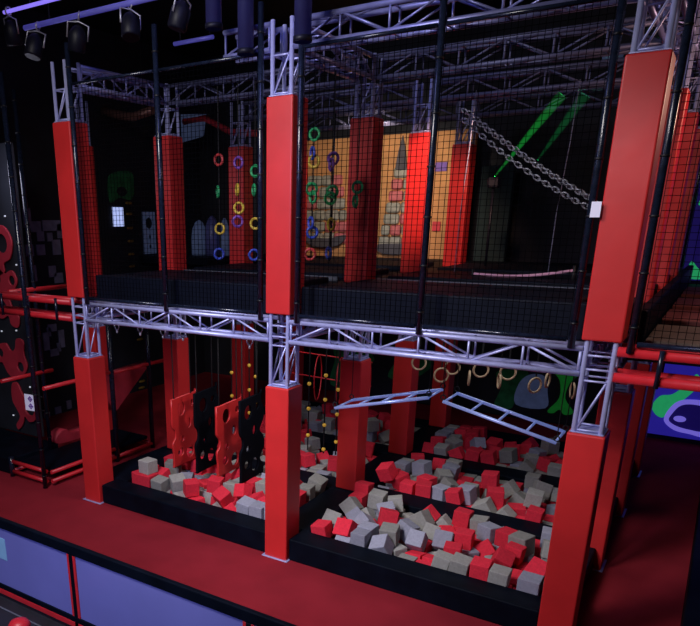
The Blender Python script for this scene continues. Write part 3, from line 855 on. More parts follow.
R2,r,0,22,641,547,12,-163,23,-1;
R2,r,0,23,641,579,14,54,157,59;
R2,b,0,22,665,448,12,-157,-105,-157;
R2,g,0,21,663,475,16,0,-310,154;
R2,b,0,21,665,496,13,4,-5,314;
R2,b,0,22,665,537,12,-157,56,157;
R2,r,0,23,664,577,12,-157,157,0;
R2,r,1,22,392,449,31,149,58,153;
R2,r,1,23,393,490,34,-17,-10,0;
R2,b,1,24,392,515,36,-152,157,-152;
R2,b,1,23,392,548,34,34,-157,-34;
R2,g,1,21,390,581,33,-157,0,-314;
R2,g,1,22,415,447,34,137,307,0;
R2,g,1,23,422,489,34,74,-173,202;
R2,g,1,22,416,517,32,-110,-191,108;
R2,r,1,22,416,557,37,-169,140,-12;
R2,r,1,22,417,580,37,-150,312,0;
R2,r,1,22,441,453,31,258,15,156;
R2,r,1,22,470,476,27,-136,80,-10;
R2,r,1,21,443,520,32,13,-108,-22;
R2,r,1,24,441,544,40,-139,11,-143;
R2,r,1,23,443,579,39,-10,-8,2;
R2,r,1,24,472,451,35,1,-4,305;
R2,r,1,22,502,487,35,190,125,-143;
R2,b,1,21,463,501,40,140,86,-100;
R2,r,1,24,487,521,36,-25,2,296;
R2,r,0,22,505,579,14,137,160,-24;
R2,r,1,23,499,446,37,-289,2,-155;
R2,g,1,23,524,476,38,175,4,-174;
R2,r,1,22,526,502,37,171,3,-135;
R2,r,1,21,513,540,29,-25,-266,-145;
R2,g,0,22,530,576,0,-48,-264,0;
R2,g,1,22,562,445,30,251,-4,-154;
R2,g,1,20,564,475,36,-150,13,53;
R2,b,1,22,564,514,35,112,-147,-2;
R2,r,1,22,538,554,25,37,231,179;
R2,r,1,22,536,580,30,150,237,-10;
R2,g,1,21,608,444,36,-224,154,90;
R2,r,1,22,589,467,37,-18,6,-36;
R2,r,1,23,591,507,27,-61,-40,107;
R2,r,0,21,591,548,12,-4,304,31;
R2,g,1,23,573,574,37,93,146,174;
R2,r,0,22,646,447,33,131,235,-16;
R2,r,1,21,614,468,35,-300,-8,-29;
R2,b,0,24,621,516,37,-165,-177,7;
R2,b,0,22,617,540,18,-294,-2,149;
R2,r,0,21,611,580,36,-152,10,158"""
# ------------------------------------------------------------------ setting
XL, XR, YB, YF, ZC = -4.6, 11., 8.7, -11., 8.3
fl = MB()
for b in ((XL, XR, -2.75, .1), (XL, .2, .1, 6.1), (6.85, XR, .1, 6.1), (XL, XR, 6.1, YB)): fl.box(*b, -.12, 0)
struct('floor', fl, 'carpet')     # carpet with the pit opening left out
struct('floor_front', MB().box(XL, XR, YF, -2.75, -.12, -.002), 'blackfloor')
struct('ceiling', MB().box(XL, XR, YF, YB, ZC, ZC + .1), 'black')
struct('wall_left', MB().box(XL - .1, XL, YF, YB, 0, ZC), 'wall')
struct('wall_right', MB().box(XR, XR + .1, YF, YB, 0, ZC), 'wall')
struct('wall_back', MB().box(XL, XR, YB, YB + .1, 0, ZC), 'wall')
struct('wall_front', MB().box(XL, XR, YF - .1, YF, 0, ZC), 'wall')
struct('floor_upper', MB().box(-.3, 7.1, .2, 8.2, 3.27, 3.47, .02), 'deck')          # netted upper deck
struct('floor_side_gallery', MB().box(XL, -2.4, 6.1, YB, 3.3, 3.47, .01), 'deck')
struct('floor_pit', MB().box(.2, 6.85, .1, 6.1, -.55, -.43), 'black')
struct('trim_1', MB().box(.0, 7.0, .10, .22, 3.2, 3.56, .02), 'deck')                 # black fascia along the deck edge
struct('trim_2', MB().box(XL, 2.2, -3.03, -3.01, 0, .004), 'deck_edge')              # pale seam in the black floor

# ------------------------------------------------------------------ padded truss towers
def lacing(mb, a, b, side, n, r, start=0):
    """zigzag with posts between chord lines a->b and the same shifted by 'side'"""
    a, b, s = Vector(a), Vector(b), Vector(side)
    for i in range(n):
        p, q = a.lerp(b, i / n), a.lerp(b, (i + 1) / n)
        if (i + start) % 2 == 0: mb.tube(p, q + s, r, 6)
        else: mb.tube(p + s, q, r, 6)
        if i: mb.tube(p, p + s, r, 6)
    return mb

def make_tower(front, pad_bottom, up_bottom, label, loc):
    t = thing('padded_column', label, 'column', loc, 'red padded truss columns')
    MB().box(-HP, HP, -HP, HP, pad_bottom, ZP, .018, 3).build('lower_pad', 'pad', t)
    MB().box(-HP, HP, -HP, HP, up_bottom, ZTOP, .018, 3).build('upper_pad', 'pad', t)
    for sx in (-1, 1):
        for sy in (-1, 1):
            MB().tube((sx * HT, sy * HT, pad_bottom + .03), (sx * HT, sy * HT, 6.33), .024, 10).build('leg', 'alu', t)
    lb = MB()
    for z0, z1, n in ((ZP - .02, ZB, 1), (ZB, ZT2, 1), (ZTOP - .02, ZR0, 1)):
        for (x, y, dx, dy) in ((-HT, -HT, 2 * HT, 0), (-HT, HT, 2 * HT, 0), (-HT, -HT, 0, 2 * HT), (HT, -HT, 0, 2 * HT)):
            if z0 != ZB: lacing(lb, (x, y, z0), (x, y, z1), (dx, dy, 0), n, .011)
            for z in (z0 + .05, z1 - .06): lb.tube((x, y, z), (x + dx, y + dy, z), .011, 6)
    lb.build('lacing', 'alu', t)
    mb = MB()
    for z in (ZP + .004, ZTOP + .004): mb.box(-.15, .15, -.15, .15, z, z + .008)
    mb.build('top_plate', 'alu', t)
    if front or pad_bottom == 0:
        MB().box(-.2, .2, -.2, .2, 0, .012, .003, 1).build('base_plate', 'alu', t)
    return t

tower_front = make_tower(True, 0, ZU, 'red padded column at the left end of the front row', (0, 0, 0))
copy_tree(tower_front, None, (BAY, 0, 0), 'red padded column in the middle of the front row')
copy_tree(tower_front, None, (2 * BAY, 0, 0), 'large red padded column at the right end of the front row, beside the aisle')
tower_in = make_tower(False, ZM, ZD - .08, 'red padded column behind the front left foam pit', (0, DEP, 0))
tower_out = make_tower(False, 0, ZD - .3, 'second red padded column along the right aisle', (2 * BAY, DEP, 0))
for lbl, x, y, src in (
        ('dim red padded column two rows behind the left front column', 0, 2, tower_in),
        ('red padded column directly behind the front right pit corner, one row back', 1, 1, tower_in),
        ('red padded column third from the front in the middle row', 1, 2, tower_in),
        ('small red padded column fourth from the front in the middle row', 1, 3, tower_in),
        ('dim red padded column at the far left corner of the pits', 0, 3, tower_in),
        ('third red padded column along the right aisle', 2, 2, tower_out),
        ('farthest red padded column along the right aisle', 2, 3, tower_out)):
    copy_tree(src, None, (x * BAY, y * DEP, 0), lbl)
copy_tree(tower_out, None, (-2.24, 2.22, 0), 'dim red padded column beyond the front left column, outside the pits')

# ------------------------------------------------------------------ box trusses
def make_truss(label, loc, length, along='x', n=6, padded=False, bright=True, start=0, bottom=True, name='box_truss'):
    t = thing(name, label, 'truss', loc, 'aluminium box trusses' if not padded else 'red padded truss ends')
    m = 'alu' if bright else 'alu_blue_lit' if bright is False else 'alu_shaded'
    V = (lambda a, b, c: (a, b, c)) if along == 'x' else (lambda a, b, c: (b, a, c))
    for sy in (-1, 1):
        for z in (0, .24):
            MB().tube(V(0, sy * HT, z), V(length, sy * HT, z), .046 if padded else .0285, 12).build('chord', 'tube_red' if padded else m, t)
    if not padded:
        mb = MB()
        for sy in (-1, 1): lacing(mb, V(0, sy * HT, 0), V(length, sy * HT, 0), (0, 0, .24), n, .013, start)
        for z in (0, .24): lacing(mb, V(0, -HT, z), V(length, -HT, z), V(0, 2 * HT, 0), n, .011, start)
        for a in (0.02, length - .02):
            for sy in (-1, 1): mb.tube(V(a, sy * HT, 0), V(a, sy * HT, .24), .014, 6)
        mb.build('lacing', m, t)
    else:
        k = max(1, int(length / .6))
        for i in range(k):
            a = length * (i + .55) / k
            for sy in (-1, 1): MB().tube(V(a, sy * (HT + .055), -.05), V(a, sy * (HT + .055), .29), .022, 8).build('strap', 'pole', t)
    return t
LT = BAY - 2 * HT - .05
O = HT + .025
make_truss('silver box truss spanning the front left bay at deck height', (O, 0, ZB), LT)
make_truss('silver box truss spanning the front right bay at deck height', (BAY + O, 0, ZB), LT)
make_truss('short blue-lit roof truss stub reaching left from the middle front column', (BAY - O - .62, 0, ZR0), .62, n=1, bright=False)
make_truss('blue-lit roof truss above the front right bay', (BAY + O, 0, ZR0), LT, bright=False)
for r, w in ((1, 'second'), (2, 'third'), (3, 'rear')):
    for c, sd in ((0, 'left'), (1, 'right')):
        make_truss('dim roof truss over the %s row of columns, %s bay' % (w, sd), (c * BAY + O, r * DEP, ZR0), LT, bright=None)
for c, w in ((0, 'left'), (1, 'middle'), (2, 'right')):
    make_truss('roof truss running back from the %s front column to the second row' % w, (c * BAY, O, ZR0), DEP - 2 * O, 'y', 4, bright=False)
    make_truss('deck-height truss running back under the deck from the %s front column' % w, (c * BAY, O, ZB), DEP - 2 * O, 'y', 4)
for r, w in ((1, 'second'), (2, 'third')):
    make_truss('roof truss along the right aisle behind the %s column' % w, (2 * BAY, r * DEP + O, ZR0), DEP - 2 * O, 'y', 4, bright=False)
make_truss('red padded truss arm reaching left from the left front column', (-2.1, 0, ZB), 2.1 - O, padded=True, name='padded_truss')
make_truss('red padded truss arm reaching right over the aisle from the right front column', (2 * BAY + O, 0, ZB), 3.2, padded=True, name='padded_truss')

# ------------------------------------------------------------------ black padded kerbs round the pits
def kerb(label, boxes, seams=()):
    mb = MB()
    for b in boxes: mb.box(*b, 0, ZM, .02, 3)
    o = mb.build('padded_kerb', 'vinyl'); tag(o, label, 'kerb', 'black padded kerbs')
    return o
kerb('black padded kerb in front of the left pit', [(.176, BAY - .176, -.115, .24)])
kerb('black padded kerb in front of the right pit', [(BAY + .176, 2 * BAY - .176, -.115, .24)])
for r, w in ((1, 'between the front and second pits'), (2, 'between the second and third pits'), (3, 'at the very back of the pits')):
    kerb('long black padded kerb running across %s' % w, [(-.3, 2 * BAY - .176, r * DEP - .222, r * DEP + .235)])
for r, w in ((0, 'front'), (1, 'second'), (2, 'third')):
    y0, y1 = r * DEP + .242, (r + 1) * DEP - .228
    f = [(BAY - .165, BAY + .165, .176, .25)] if r == 0 else []
    kerb('black padded divider between the left and right %s pits' % w, [(3.26, 3.8, y0, y1)] + f)
    f = [(-.165, .165, .176, .25)] if r == 0 else []
    kerb('black padded kerb along the left side of the %s left pit' % w, [(-.3, .37, y0, y1)] + f)
    kerb('black padded kerb along the aisle side of the %s right pit' % w, [(6.86, 7.10, y0 - .06, y1 + .05), (6.77, 6.87, y0, y1)])
kerb('long black kerb along the far right edge of the aisle', [(8.13, 8.7, -1.5, 7.6)])

# ------------------------------------------------------------------ foam cubes (settled positions)
def foam_mesh(i, m):
    rnd = random.Random(100 + i)
    mb = MB(); mb.box(-.5, .5, -.5, .5, -.5, .5, .045, 2)
    for v in mb.bm.verts: v.co += Vector((rnd.uniform(-1, 1), rnd.uniform(-1, 1), rnd.uniform(-1, 1))) * .006
    # a slightly squeezed block: shear its upper half a little
    kx, ky = rnd.uniform(-.05, .05), rnd.uniform(-.05, .05)
    for v in mb.bm.verts: v.co.x += kx * v.co.z; v.co.y += ky * v.co.z
    o = mb.build('foam_cube', m); me = o.data
    bpy.data.objects.remove(o)
    return me
FOAM = {c: [foam_mesh(i, m) for i in range(3)] for c, m in (('r', 'foam_red'), ('g', 'foam_grey'), ('b', 'foam_blue'))}
PITS = {'L0': ('front left pit', .38, 3.26, .24, 1.82), 'R0': ('front right pit', 3.8, 6.76, .24, 1.82)}
for r, w in ((1, 'second'), (2, 'third')):
    PITS['L%d' % r] = ('%s left pit' % w, .38, 3.26, r * DEP + .24, r * DEP + 1.82)
    PITS['R%d' % r] = ('%s right pit' % w, 3.8, 6.76, r * DEP + .24, r * DEP + 1.82)
CN = {'r': 'red', 'g': 'warm grey', 'b': 'bluish grey'}
def place_foam():
    buckets = {}; rest = {}
    for row in CUBES.split(';'):
        if not row.strip(): continue
        f = row.strip().split(',')
        pit, c, single = f[0], f[1], f[2] == '1'
        s, x, y, z, a, b, g = [int(v) / 100 for v in f[3:]]
        if not single:
            rest.setdefault(c, []).append((s, x, y, z, a, b, g)); continue
        o = bpy.data.objects.new('foam_cube', FOAM[c][int(x * 1000 + y * 700) % 3]); COL.objects.link(o)
        o.location = (x, y, z); o.rotation_euler = (a, b, g); o.scale = (s, s, s)
        nm, x0, x1, y0, y1 = PITS[pit]
        u, v = (x - x0) / (x1 - x0), (y - y0) / (y1 - y0)
        L_, R_ = ('left kerb', 'middle divider') if pit[0] == 'L' else ('middle divider', 'aisle kerb')
        zx = ('by %s' % L_, 'left of centre', 'at centre', 'right of centre', 'by %s' % R_)[min(4, max(0, int(u * 5)))]
        zy = ('front edge', 'middle', 'rear edge')[min(2, max(0, int(v * 3)))]
        mz = Matrix.LocRotScale(None, o.rotation_euler, None).to_3x3()
        up = max(abs(mz[2][k]) for k in range(3))
        tilt = 'flat-lying' if up > .97 else 'tilted' if up > .8 else 'corner-up'
        key = (CN[c], tilt, nm, zx, zy)
        buckets.setdefault(key, []).append((x * .824 + y * .566, o))
        tag(o, None, 'foam cube', 'foam cubes in the %s' % nm)
    ORD = {1: [''], 2: ['left ', 'right '], 3: ['leftmost ', 'centre ', 'rightmost ']}
    for (c, tilt, nm, zx, zy), lst in buckets.items():
        lst.sort(key=lambda q: q[0])
        names = ORD.get(len(lst)) or ['%s from left ' % w for w in ('first', 'second', 'third', 'fourth', 'fifth', 'sixth', 'seventh')[:len(lst)]]
        for (k, o), n in zip(lst, names):
            o['label'] = '%s%s %s foam cube, %s, %s, %s' % (n, tilt, c, zy, zx, nm)
    for c, lst in rest.items():
        mb = MB()
        for (s, x, y, z, a, b, g) in lst:
            mb.box(-s / 2, s / 2, -s / 2, s / 2, -s / 2, s / 2, M_=Matrix.LocRotScale(Vector((x, y, z)), __import__('mathutils').Euler((a, b, g)), None))
        o = mb.build('foam_block_heap', {'r': 'foam_red', 'g': 'foam_grey', 'b': 'foam_blue'}[c])
        tag(o, 'heap of %s foam blocks deep in the pits and in the rear pits' % CN[c], 'foam blocks', None, 'stuff')
place_foam()

# ------------------------------------------------------------------ safety nets and their poles
YN = -.165
def make_pole(label, x, y=YN, z0=3.17, z1=6.5, r=.033):
    t = thing('net_pole', label, 'pole', (x, y, z0), 'black padded net poles')
    MB().tube((0, 0, 0), (0, 0, z1 - z0), r, 14).build('sleeve', 'pole', t)
    z = .22
    while z < z1 - z0:
        MB().tube((0, 0, z), (0, 0, z + .018), r + .006, 12).build('tie', 'tie', t); z += .47
    return t
for lbl, x in (('black padded net pole just right of the left front column', .24), ('black padded net pole in the middle of the front left net', BAY / 2),
               ('black padded net pole just left of the middle front column', BAY - .245), ('black padded net pole just right of the middle front column', BAY + .265),
               ('black padded net pole in the middle of the front right net', 1.5 * BAY + .01), ('black padded net pole just left of the right front column', 2 * BAY - .25),
               ('black padded net pole just right of the right front column', 2 * BAY + .245)):
    make_pole(lbl, x)
make_pole('tall black pole at the front corner of the left obstacle frame', -1.10, -.215, 0, 6.3, .038)
make_pole('tall black pole at the outer back corner of the left obstacle platform', -2.05, .73, .27, 6.3, .035)

def make_net(label, x0, x1, z0=3.27, z1=6.02, y=YN, pitch=.058, r=.0034):
    t = thing('safety_net', label, 'net', (x0, y, z0), 'black safety nets')
    W, H = x1 - x0, z1 - z0
    mb = MB(); n = int(W / pitch)
    for i in range(n + 1):
        x = W * i / n; mb.tube((x, 0, 0), (x, 0, H), r, 4, cap=False)
    k = int(H / pitch)
    for j in range(k + 1):
        z = H * j / k; mb.tube((0, 0, z), (W, 0, z), r, 4, cap=False)
    mb.build('mesh', 'net', t)
    MB().tube((0, 0, -.02), (W, 0, -.02), .026, 8).build('bottom_rail', 'pole', t)
    MB().tube((0, 0, H), (W, 0, H), .02, 8).build('top_rail', 'pole', t)
    return t
make_net('black safety net panel beside the left front column', .285, BAY / 2 - .045)
make_net('black safety net panel left of the middle front column', BAY / 2 + .045, BAY - .29)
make_net('black safety net panel right of the middle front column', BAY + .31, 1.5 * BAY - .035)
make_net('black safety net panel left of the right front column, with green beams behind', 1.5 * BAY + .055, 2 * BAY - .295)
make_net('black safety net panel above the aisle right of the right front column', 2 * BAY + .29, 9.2)

# small white notice on the net by the right column
o = MB().box(6.77, 6.85, -.225, -.220, 4.33, 4.46).build('notice', 'paper'); tag(o, 'small white notice tied to the net beside the right front column', 'sign')

# ------------------------------------------------------------------ things hanging under the deck
def make_ladder(label, x0, z0, x1, z1, y=1.0, w=.5):
    t = thing('ladder_swing', label, 'ladder', (x0, y, z0), 'hanging ladder swings')
    dx, dz = x1 - x0, z1 - z0
    for sy in (-1, 1):
        MB().tube((0, sy * w / 2, 0), (dx, sy * w / 2, dz), .021, 10).build('rail', 'ladder', t)
    for i in range(5):
        f = i / 4 * .98 + .01
        MB().tube((dx * f, -w / 2, dz * f), (dx * f, w / 2, dz * f), .015, 8).build('rung', 'ladder', t)
    for f in (.0, 1.):
        for sy in (-1, 1):
            p = Vector((dx * f, sy * w / 2, dz * f + .02))
            mb = MB(); mb.torus(p + Vector((0, 0, .03)), (0, 1, 0), .03, .008, 12, 6)
            mb.tube(p + Vector((0, 0, .06)), Vector((p.x, p.y, 3.26 - z0)), .006, 6)
            mb.build('rope', 'rope', t)
    return t
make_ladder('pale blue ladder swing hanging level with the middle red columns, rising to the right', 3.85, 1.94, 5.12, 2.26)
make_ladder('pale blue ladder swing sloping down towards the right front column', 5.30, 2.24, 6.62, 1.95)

def make_ring(label, x, z, y, rot):
    t = thing('gym_ring', label, 'ring', (x, y, z), 'wooden gymnast rings under the deck', (0, 0, rot))
    MB().torus((0, 0, 0), (0, 1, 0), .105, .016, 24, 8).build('hoop', 'wood', t)
    MB().box(-.012, .012, -.003, .003, .105, 3.26 - z).build('strap', 'rope', t)
    return t
for i, (x, z, rot) in enumerate(((4.13, 2.20, .3), (4.50, 2.05, .5), (4.66, 2.19, .2), (4.93, 2.06, 1.9), (5.09, 2.20, .4), (5.37, 2.07, 2.0), (5.48, 2.21, .3), (5.87, 2.07, .9), (6.03, 2.17, 1.5), (6.37, 2.06, 2.0))):
    w = ('leftmost of the row', 'second from the left', 'third from the left', 'fourth from the left, edge-on', 'fifth from the left', 'sixth from the left, edge-on', 'seventh from the left', 'eighth from the left, seen full round', 'ninth from the left', 'rightmost, beside the right front column')[i]
    make_ring('wooden ring on a black strap under the deck, %s' % w, x, z, 3.0, rot)

def make_board(label, x, y0, z0, h, w, m, seed):
    rnd = random.Random(seed)
    t = thing('holed_board', label, 'board', (x, y0, z0), 'hanging boards with holes')
    pts = []
    side = smooth([(w + .02, 0), (w + .05, h * .1), (w - .05, h * .2), (w + .06, h * .34), (w + .05, h * .46), (w - .06, h * .56), (w + .04, h * .68), (w + .05, h * .8), (w - .02, h * .92), (w, h)], 5)[:-6]
    left = smooth([(0, h), (.0, h * .78), (.0, h * .6), (.07, h * .52), (.07, h * .42), (.0, h * .34), (.02, h * .18), (0, 0)], 5)[:-6]
    out = [(0, 0)] + side + [(w, h), (0, h * .985)] + left[4:]
    holes = [circ(w * .36, h * .82, .105, 20, .95, 1.1), circ(w * .66, h * .58, .07, 16, .85, 1.2), circ(w * .30, h * .19, .075, 16), circ(w * .68, h * .15, .105, 18, .95, 1.1), circ(w * .78, h * .86, .055, 14), circ(w * .36, h * .38, .055, 14)]
    flat('board', out, holes, .04, m, 'yz', 0, t)
    for f in (.12, .8): MB().tube((0, w * f, h - .1), (0, w * f, 3.26 - z0), .010, 6).build('rope', 'rope', t)
    return t
make_board('left red board with holes hanging over the front left pit', .95, .76, .50, 1.15, .62, 'pad', 1)
make_board('left black board with holes, between the two red boards', 1.36, .84, .47, 1.32, .58, 'black_board', 2)
make_board('right red board with round holes hanging over the front left pit', 1.79, .83, .49, 1.15, .68, 'pad', 3)
make_board('right black board with holes, beside the middle front column', 2.21, .86, .47, 1.32, .58, 'black_board', 4)

def bead_rope(label, x, y, zs, zb=.55, r=.034):
    t = thing('bead_rope', label, 'rope', (x, y, 0), 'knotted ropes with yellow balls')
    MB().tube((0, 0, zb), (0, 0, 3.26), .013, 6).build('rope', 'rope', t)
    for z in zs: MB().ball((0, 0, z), r).build('ball', 'yellow', t)
for lbl, x, y, zs in (
        ('black rope with yellow balls right of the middle front column, left of three', 2.40, 2.62, (.82, 1.29, 1.72)),
        ('black rope with yellow balls right of the middle front column, centre of three', 2.71, 2.62, (.62, 1.05, 1.49, 1.90)),
        ('black rope with yellow balls close to the second-row column, right of three', 2.92, 2.66, (.78, 1.26, 1.68)),
        ('black rope with yellow balls above the right red board, left of three', .52, 3.0, (1.17, 1.62)),
        ('black rope with yellow balls left of the middle front column, centre of three', .92, 3.0, (.9, 1.34, 1.80)),
        ('black rope with yellow balls left of the middle front column, right of three', 1.06, 3.0, (1.13, 1.61))):
    bead_rope(lbl, x, y, zs)

# red hoop tunnel behind the bead ropes
t = thing('hoop_tunnel', 'thin red tube hoops joined by rails, behind the yellow-ball ropes', 'tunnel', (2.3, 3.1, 1.72))
for x in (0, .42, .95): MB().torus((x, 0, 0), (1, .35, 0), .38, .012, 30, 6).build('hoop', 'tube_red', t)
for dz in (.38, -.02): MB().tube((-.7, .1, dz + .02), (1.0, 0, dz), .011, 6).build('rail', 'tube_red', t)
MB().tube((.42, 0, .38), (.42, 0, 3.26 - 1.72), .01, 6).build('rope', 'rope', t)

# small stage lamps hooked under the front truss
for i, x in enumerate((.64, 1.10, 1.53, 1.89, 2.99)):
    t = thing('clamp_hook', 'small bright clamp hook under the front left truss, %s' % ('leftmost', 'second from left', 'third from left', 'fourth from left', 'nearest the middle column')[i], 'clamp', (x, 0, 2.9), 'clamps under the front truss')
    MB().path([(.04, 0, 0), (.045, 0, -.05), (.02, 0, -.09), (-.02, 0, -.09), (-.045, 0, -.05), (-.04, 0, 0)], .009, 6).build('hook', 'chain', t)
    MB().lathe((0, 0, -.14), [(.008, 0), (.016, .012), (.016, .03), (.008, .05)], 10).build('bolt', 'chain', t)

# ------------------------------------------------------------------ left obstacle frame with platform
t = thing('obstacle_frame', 'black and red tube obstacle frame left of the front left column', 'frame', (-1.58, 0, 0))
X0, X1 = -.47, .53
MB().box(X0 + .05, X1 - .05, .0, 2.36, .20, .27, .02).build('platform', 'vinyl', t)
for (x, y0, y1, z) in ((X0, -.15, .95, 1.73), (X1, -.08, 1.4, 1.72), (X1, 1.5, 3.0, 1.70), (X1, -.1, 1.4, .26), (X1, -.1, 1.4, .1), (X1, 1.5, 2.42, .1), (X0, -.15, 2.4, .1)):
    MB().tube((x, y0, z), (x, y1, z), .036, 10).build('red_tube', 'tube_red', t)
for (y, z) in ((-.15, .28), (-.15, .1), (2.44, .1), (1.45, .1)):
    MB().tube((X0 + .04, y, z), (X1 - .06, y, z), .036, 10).build('red_tube', 'tube_red', t)
for (x, y, h) in ((X0, -.15, .36), (X1, 1.45, 3.2), (X1, 2.44, 3.2), (X0, 2.44, 3.2)):
    MB().tube((x, y, 0), (x, y, h), .045, 10).build('post', 'pole', t)
MB().tube((X0, .2, 3.19), (X0, 1.5, 3.19), .04, 10).build('red_tube', 'tube_red', t)

o = MB().box(-4.5, -2.12, -.12, .98, 0, .30, .02).build('landing_block', 'vinyl'); tag(o, 'black landing block at the foot of the climbing wall, left edge', 'block')
# red slanting soft ramp and red soft shapes behind the left column
o = flat('soft_ramp', [(1.75, 1.10), (2.0, .78), (3.1, 1.6), (1.75, 1.52)], [], .2, 'redshape', 'yz', -1.66)
tag(o, 'dim red slanting soft ramp behind the left front column', 'ramp')
o = flat('soft_step', smooth([(1.0, .28), (1.0, .45), (1.2, .52), (1.35, .42), (1.9, .40), (1.95, .27)], 4), [], .25, 'redshape', 'yz', -2.25)
tag(o, 'low red soft shape on the black platform left of the front column', 'soft shape')

# climbing wall with red holed boards
t = thing('climbing_wall', 'black climbing wall with red hoop-shaped boards at the left edge', 'wall', (-3.6, 1.05, 0))
MB().box(-.98, .85, .02, .12, .27, 5.6, .01).build('wall_panel', 'wall', t)
def redboard(label_, pts, holes): flat('red_board', smooth(pts, 5), holes, .04, 'redshape', 'xz', -.02, t)
redboard('', [(.05, 3.98), (.25, 4.22), (.52, 4.22), (.70, 3.98), (.60, 3.68), (.40, 3.58), (.38, 3.42), (.20, 3.36), (.08, 3.50), (.15, 3.70)], [circ(.40, 3.93, .17)])
redboard('', [(-.1, 3.30), (.15, 3.55), (.38, 3.40), (.60, 3.46), (.72, 3.28), (.58, 3.08), (.42, 3.02), (.1, 2.95), (-.1, 3.1)], [circ(.58, 3.28, .09), circ(.14, 3.3, .12)])
redboard('', [(-.1, 2.85), (.1, 3.0), (.40, 2.95), (.52, 2.72), (.66, 2.62), (.60, 2.42), (.42, 2.46), (.36, 2.62), (.15, 2.55), (-.1, 2.65)], [circ(.22, 2.78, .12)])
redboard('', [(-.1, 2.0), (.16, 2.08), (.3, 1.95), (.44, 2.0), (.52, 2.2), (.70, 2.16), (.68, 1.92), (.74, 1.68), (.55, 1.46), (.30, 1.40), (.12, 1.52), (.02, 1.68), (-.1, 1.72)], [circ(.55, 1.66, .10), circ(-.02, 1.88, .09)])
redboard('', [(.18, .95), (.22, 1.28), (.38, 1.32), (.52, 1.1), (.66, 1.08), (.82, 1.08), (.90, .80), (.78, .62), (.62, .58), (.50, .66), (.40, .48), (.26, .36), (.22, .46), (.36, .66)], [circ(.68, .86, .15)])
for i, (x, z) in enumerate(((.35, 4.8), (.55, 4.4), (.28, 3.75), (.72, 3.56), (.50, 2.35), (.05, 2.3), (.78, 2.72), (.72, 1.28), (.40, 1.2), (.1, .62), (.3, 2.92))):
    MB().lathe((x, -.0, z), [(.012, -.014), (.02, 0), (.012, .014)], 8).build('led', 'led', t)

o = thing('notice_sheet', 'white notice sheet with two purple marks in front of the climbing wall', 'sign', (-1.42, -.08, 1.43), None, (0, 0, .1))
MB().box(-.13, .13, -.004, 0, -.14, .14).build('sheet', 'paper', o)
mk = MB()
for dz in (.062, -.062):
    mk.torus((0, -.007, dz), (0, 1, 0), .035, .008, 12, 4); mk.box(-.055, .055, -.008, -.005, dz - .008, dz + .008); mk.box(-.008, .008, -.008, -.005, dz - .05, dz + .05)
mk.build('mark', 'ink', o)
MB().tube((.05, .004, .13), (.30, -.01, .13), .006, 6).build('tie', 'tie', o)
MB().tube((.05, .004, -.10), (.30, -.01, -.10), .006, 6).build('tie', 'tie', o)

# grey pixel-block patches and yellow holds on the left wall
def patches(label, cells, s=.17):
    t = thing('wall_patch', label, 'wall graphic', (XL, cells[0][0], cells[0][1]), 'grey block graphics on the left wall')
    for (y, z, w, h) in cells:
        y, z = y - cells[0][0], z - cells[0][1]
        MB().box(.004, .03, y - w / 2, y + w / 2, z - h / 2, z + h / 2).build('block', 'greypatch', t)
patches('cluster of grey square blocks high on the left wall, upper left', [(2.74, 4.38, .2, .4), (2.95, 4.20, .26, .22), (3.05, 4.0, .18, .2)])
patches('cluster of grey square blocks high on the left wall, beside the column', [(3.38, 4.22, .5, .22), (3.30, 3.98, .14, .18), (3.46, 3.76, .22, .32), (3.6, 4.1, .16, .3)])
patches('pair of grey square blocks mid-height on the left wall', [(2.72, 3.72, .2, .24), (3.02, 3.72, .22, .22)])
patches('broken grey blocks above the red tube on the left wall', [(2.78, 3.24, .12, .34), (3.28, 3.25, .2, .24), (3.44, 3.1, .24, .22)])
patches('grey cross-shaped block emblem low on the left wall', [(3.12, 2.02, .24, .16), (3.12, 1.46, .24, .16), (2.92, 1.74, .16, .4), (3.36, 1.74, .16, .4), (3.02, 1.94, .1, .2), (3.26, 1.56, .1, .2)])
patches('small grey square blocks at the foot of the left wall', [(2.72, .06, .18, .12), (3.06, .1, .18, .16), (3.4, .16, .14, .2)])
def hold(label, y, z, x=XL + .04):
    o = MB().lathe((0, 0, 0), [(.02, -.03), (.07, -.02), (.075, .01), (.05, .03)], 12).build('climbing_hold', 'hold', None, (x, y, z))
    o.scale = (.5, 1.6, 1); tag(o, label, 'climbing hold', 'yellow wall holds')
for i, z in enumerate((4.72, 4.47, 4.14, 3.83, 3.52, 3.23)):
    hold('yellow climbing hold in the upper column on the left wall, %s' % ('topmost', 'second down', 'third down', 'fourth down', 'fifth down', 'lowest')[i], 5.8, z)
for i, (y, z) in enumerate(((5.93, 1.37), (5.92, .25), (5.89, .08))):
    hold('yellow hold low on the left wall, %s' % ('highest of three', 'middle of three', 'lowest of three')[i], y, z)
o = thing('lit_screen', 'bright bluish white screen glowing on the left wall beyond the net', 'screen', (XL + .02, 5.40, 4.40))
MB().box(0, .03, -.19, .19, -.22, .22, .006).build('panel', 'screen', o)
mb = MB(); mb.box(0, .036, -.21, -.19, -.24, .24); mb.box(0, .036, .19, .21, -.24, .24); mb.box(0, .036, -.21, .21, -.24, -.22); mb.box(0, .036, -.21, .21, .22, .24)
mb.build('bezel', 'black', o)
o = flat('grey_panel', [(6.28, 3.5), (6.72, 3.5), (6.72, 4.52), (6.28, 4.52)], [circ(6.5, 4.25, .14, 18), circ(6.52, 3.92, .06, 12), circ(6.52, 3.68, .06, 12)], .04, 'bluegrey', 'yz', XL + .03); tag(o, 'dim blue grey panel with round holes on the left wall beyond the yellow holds', 'panel')

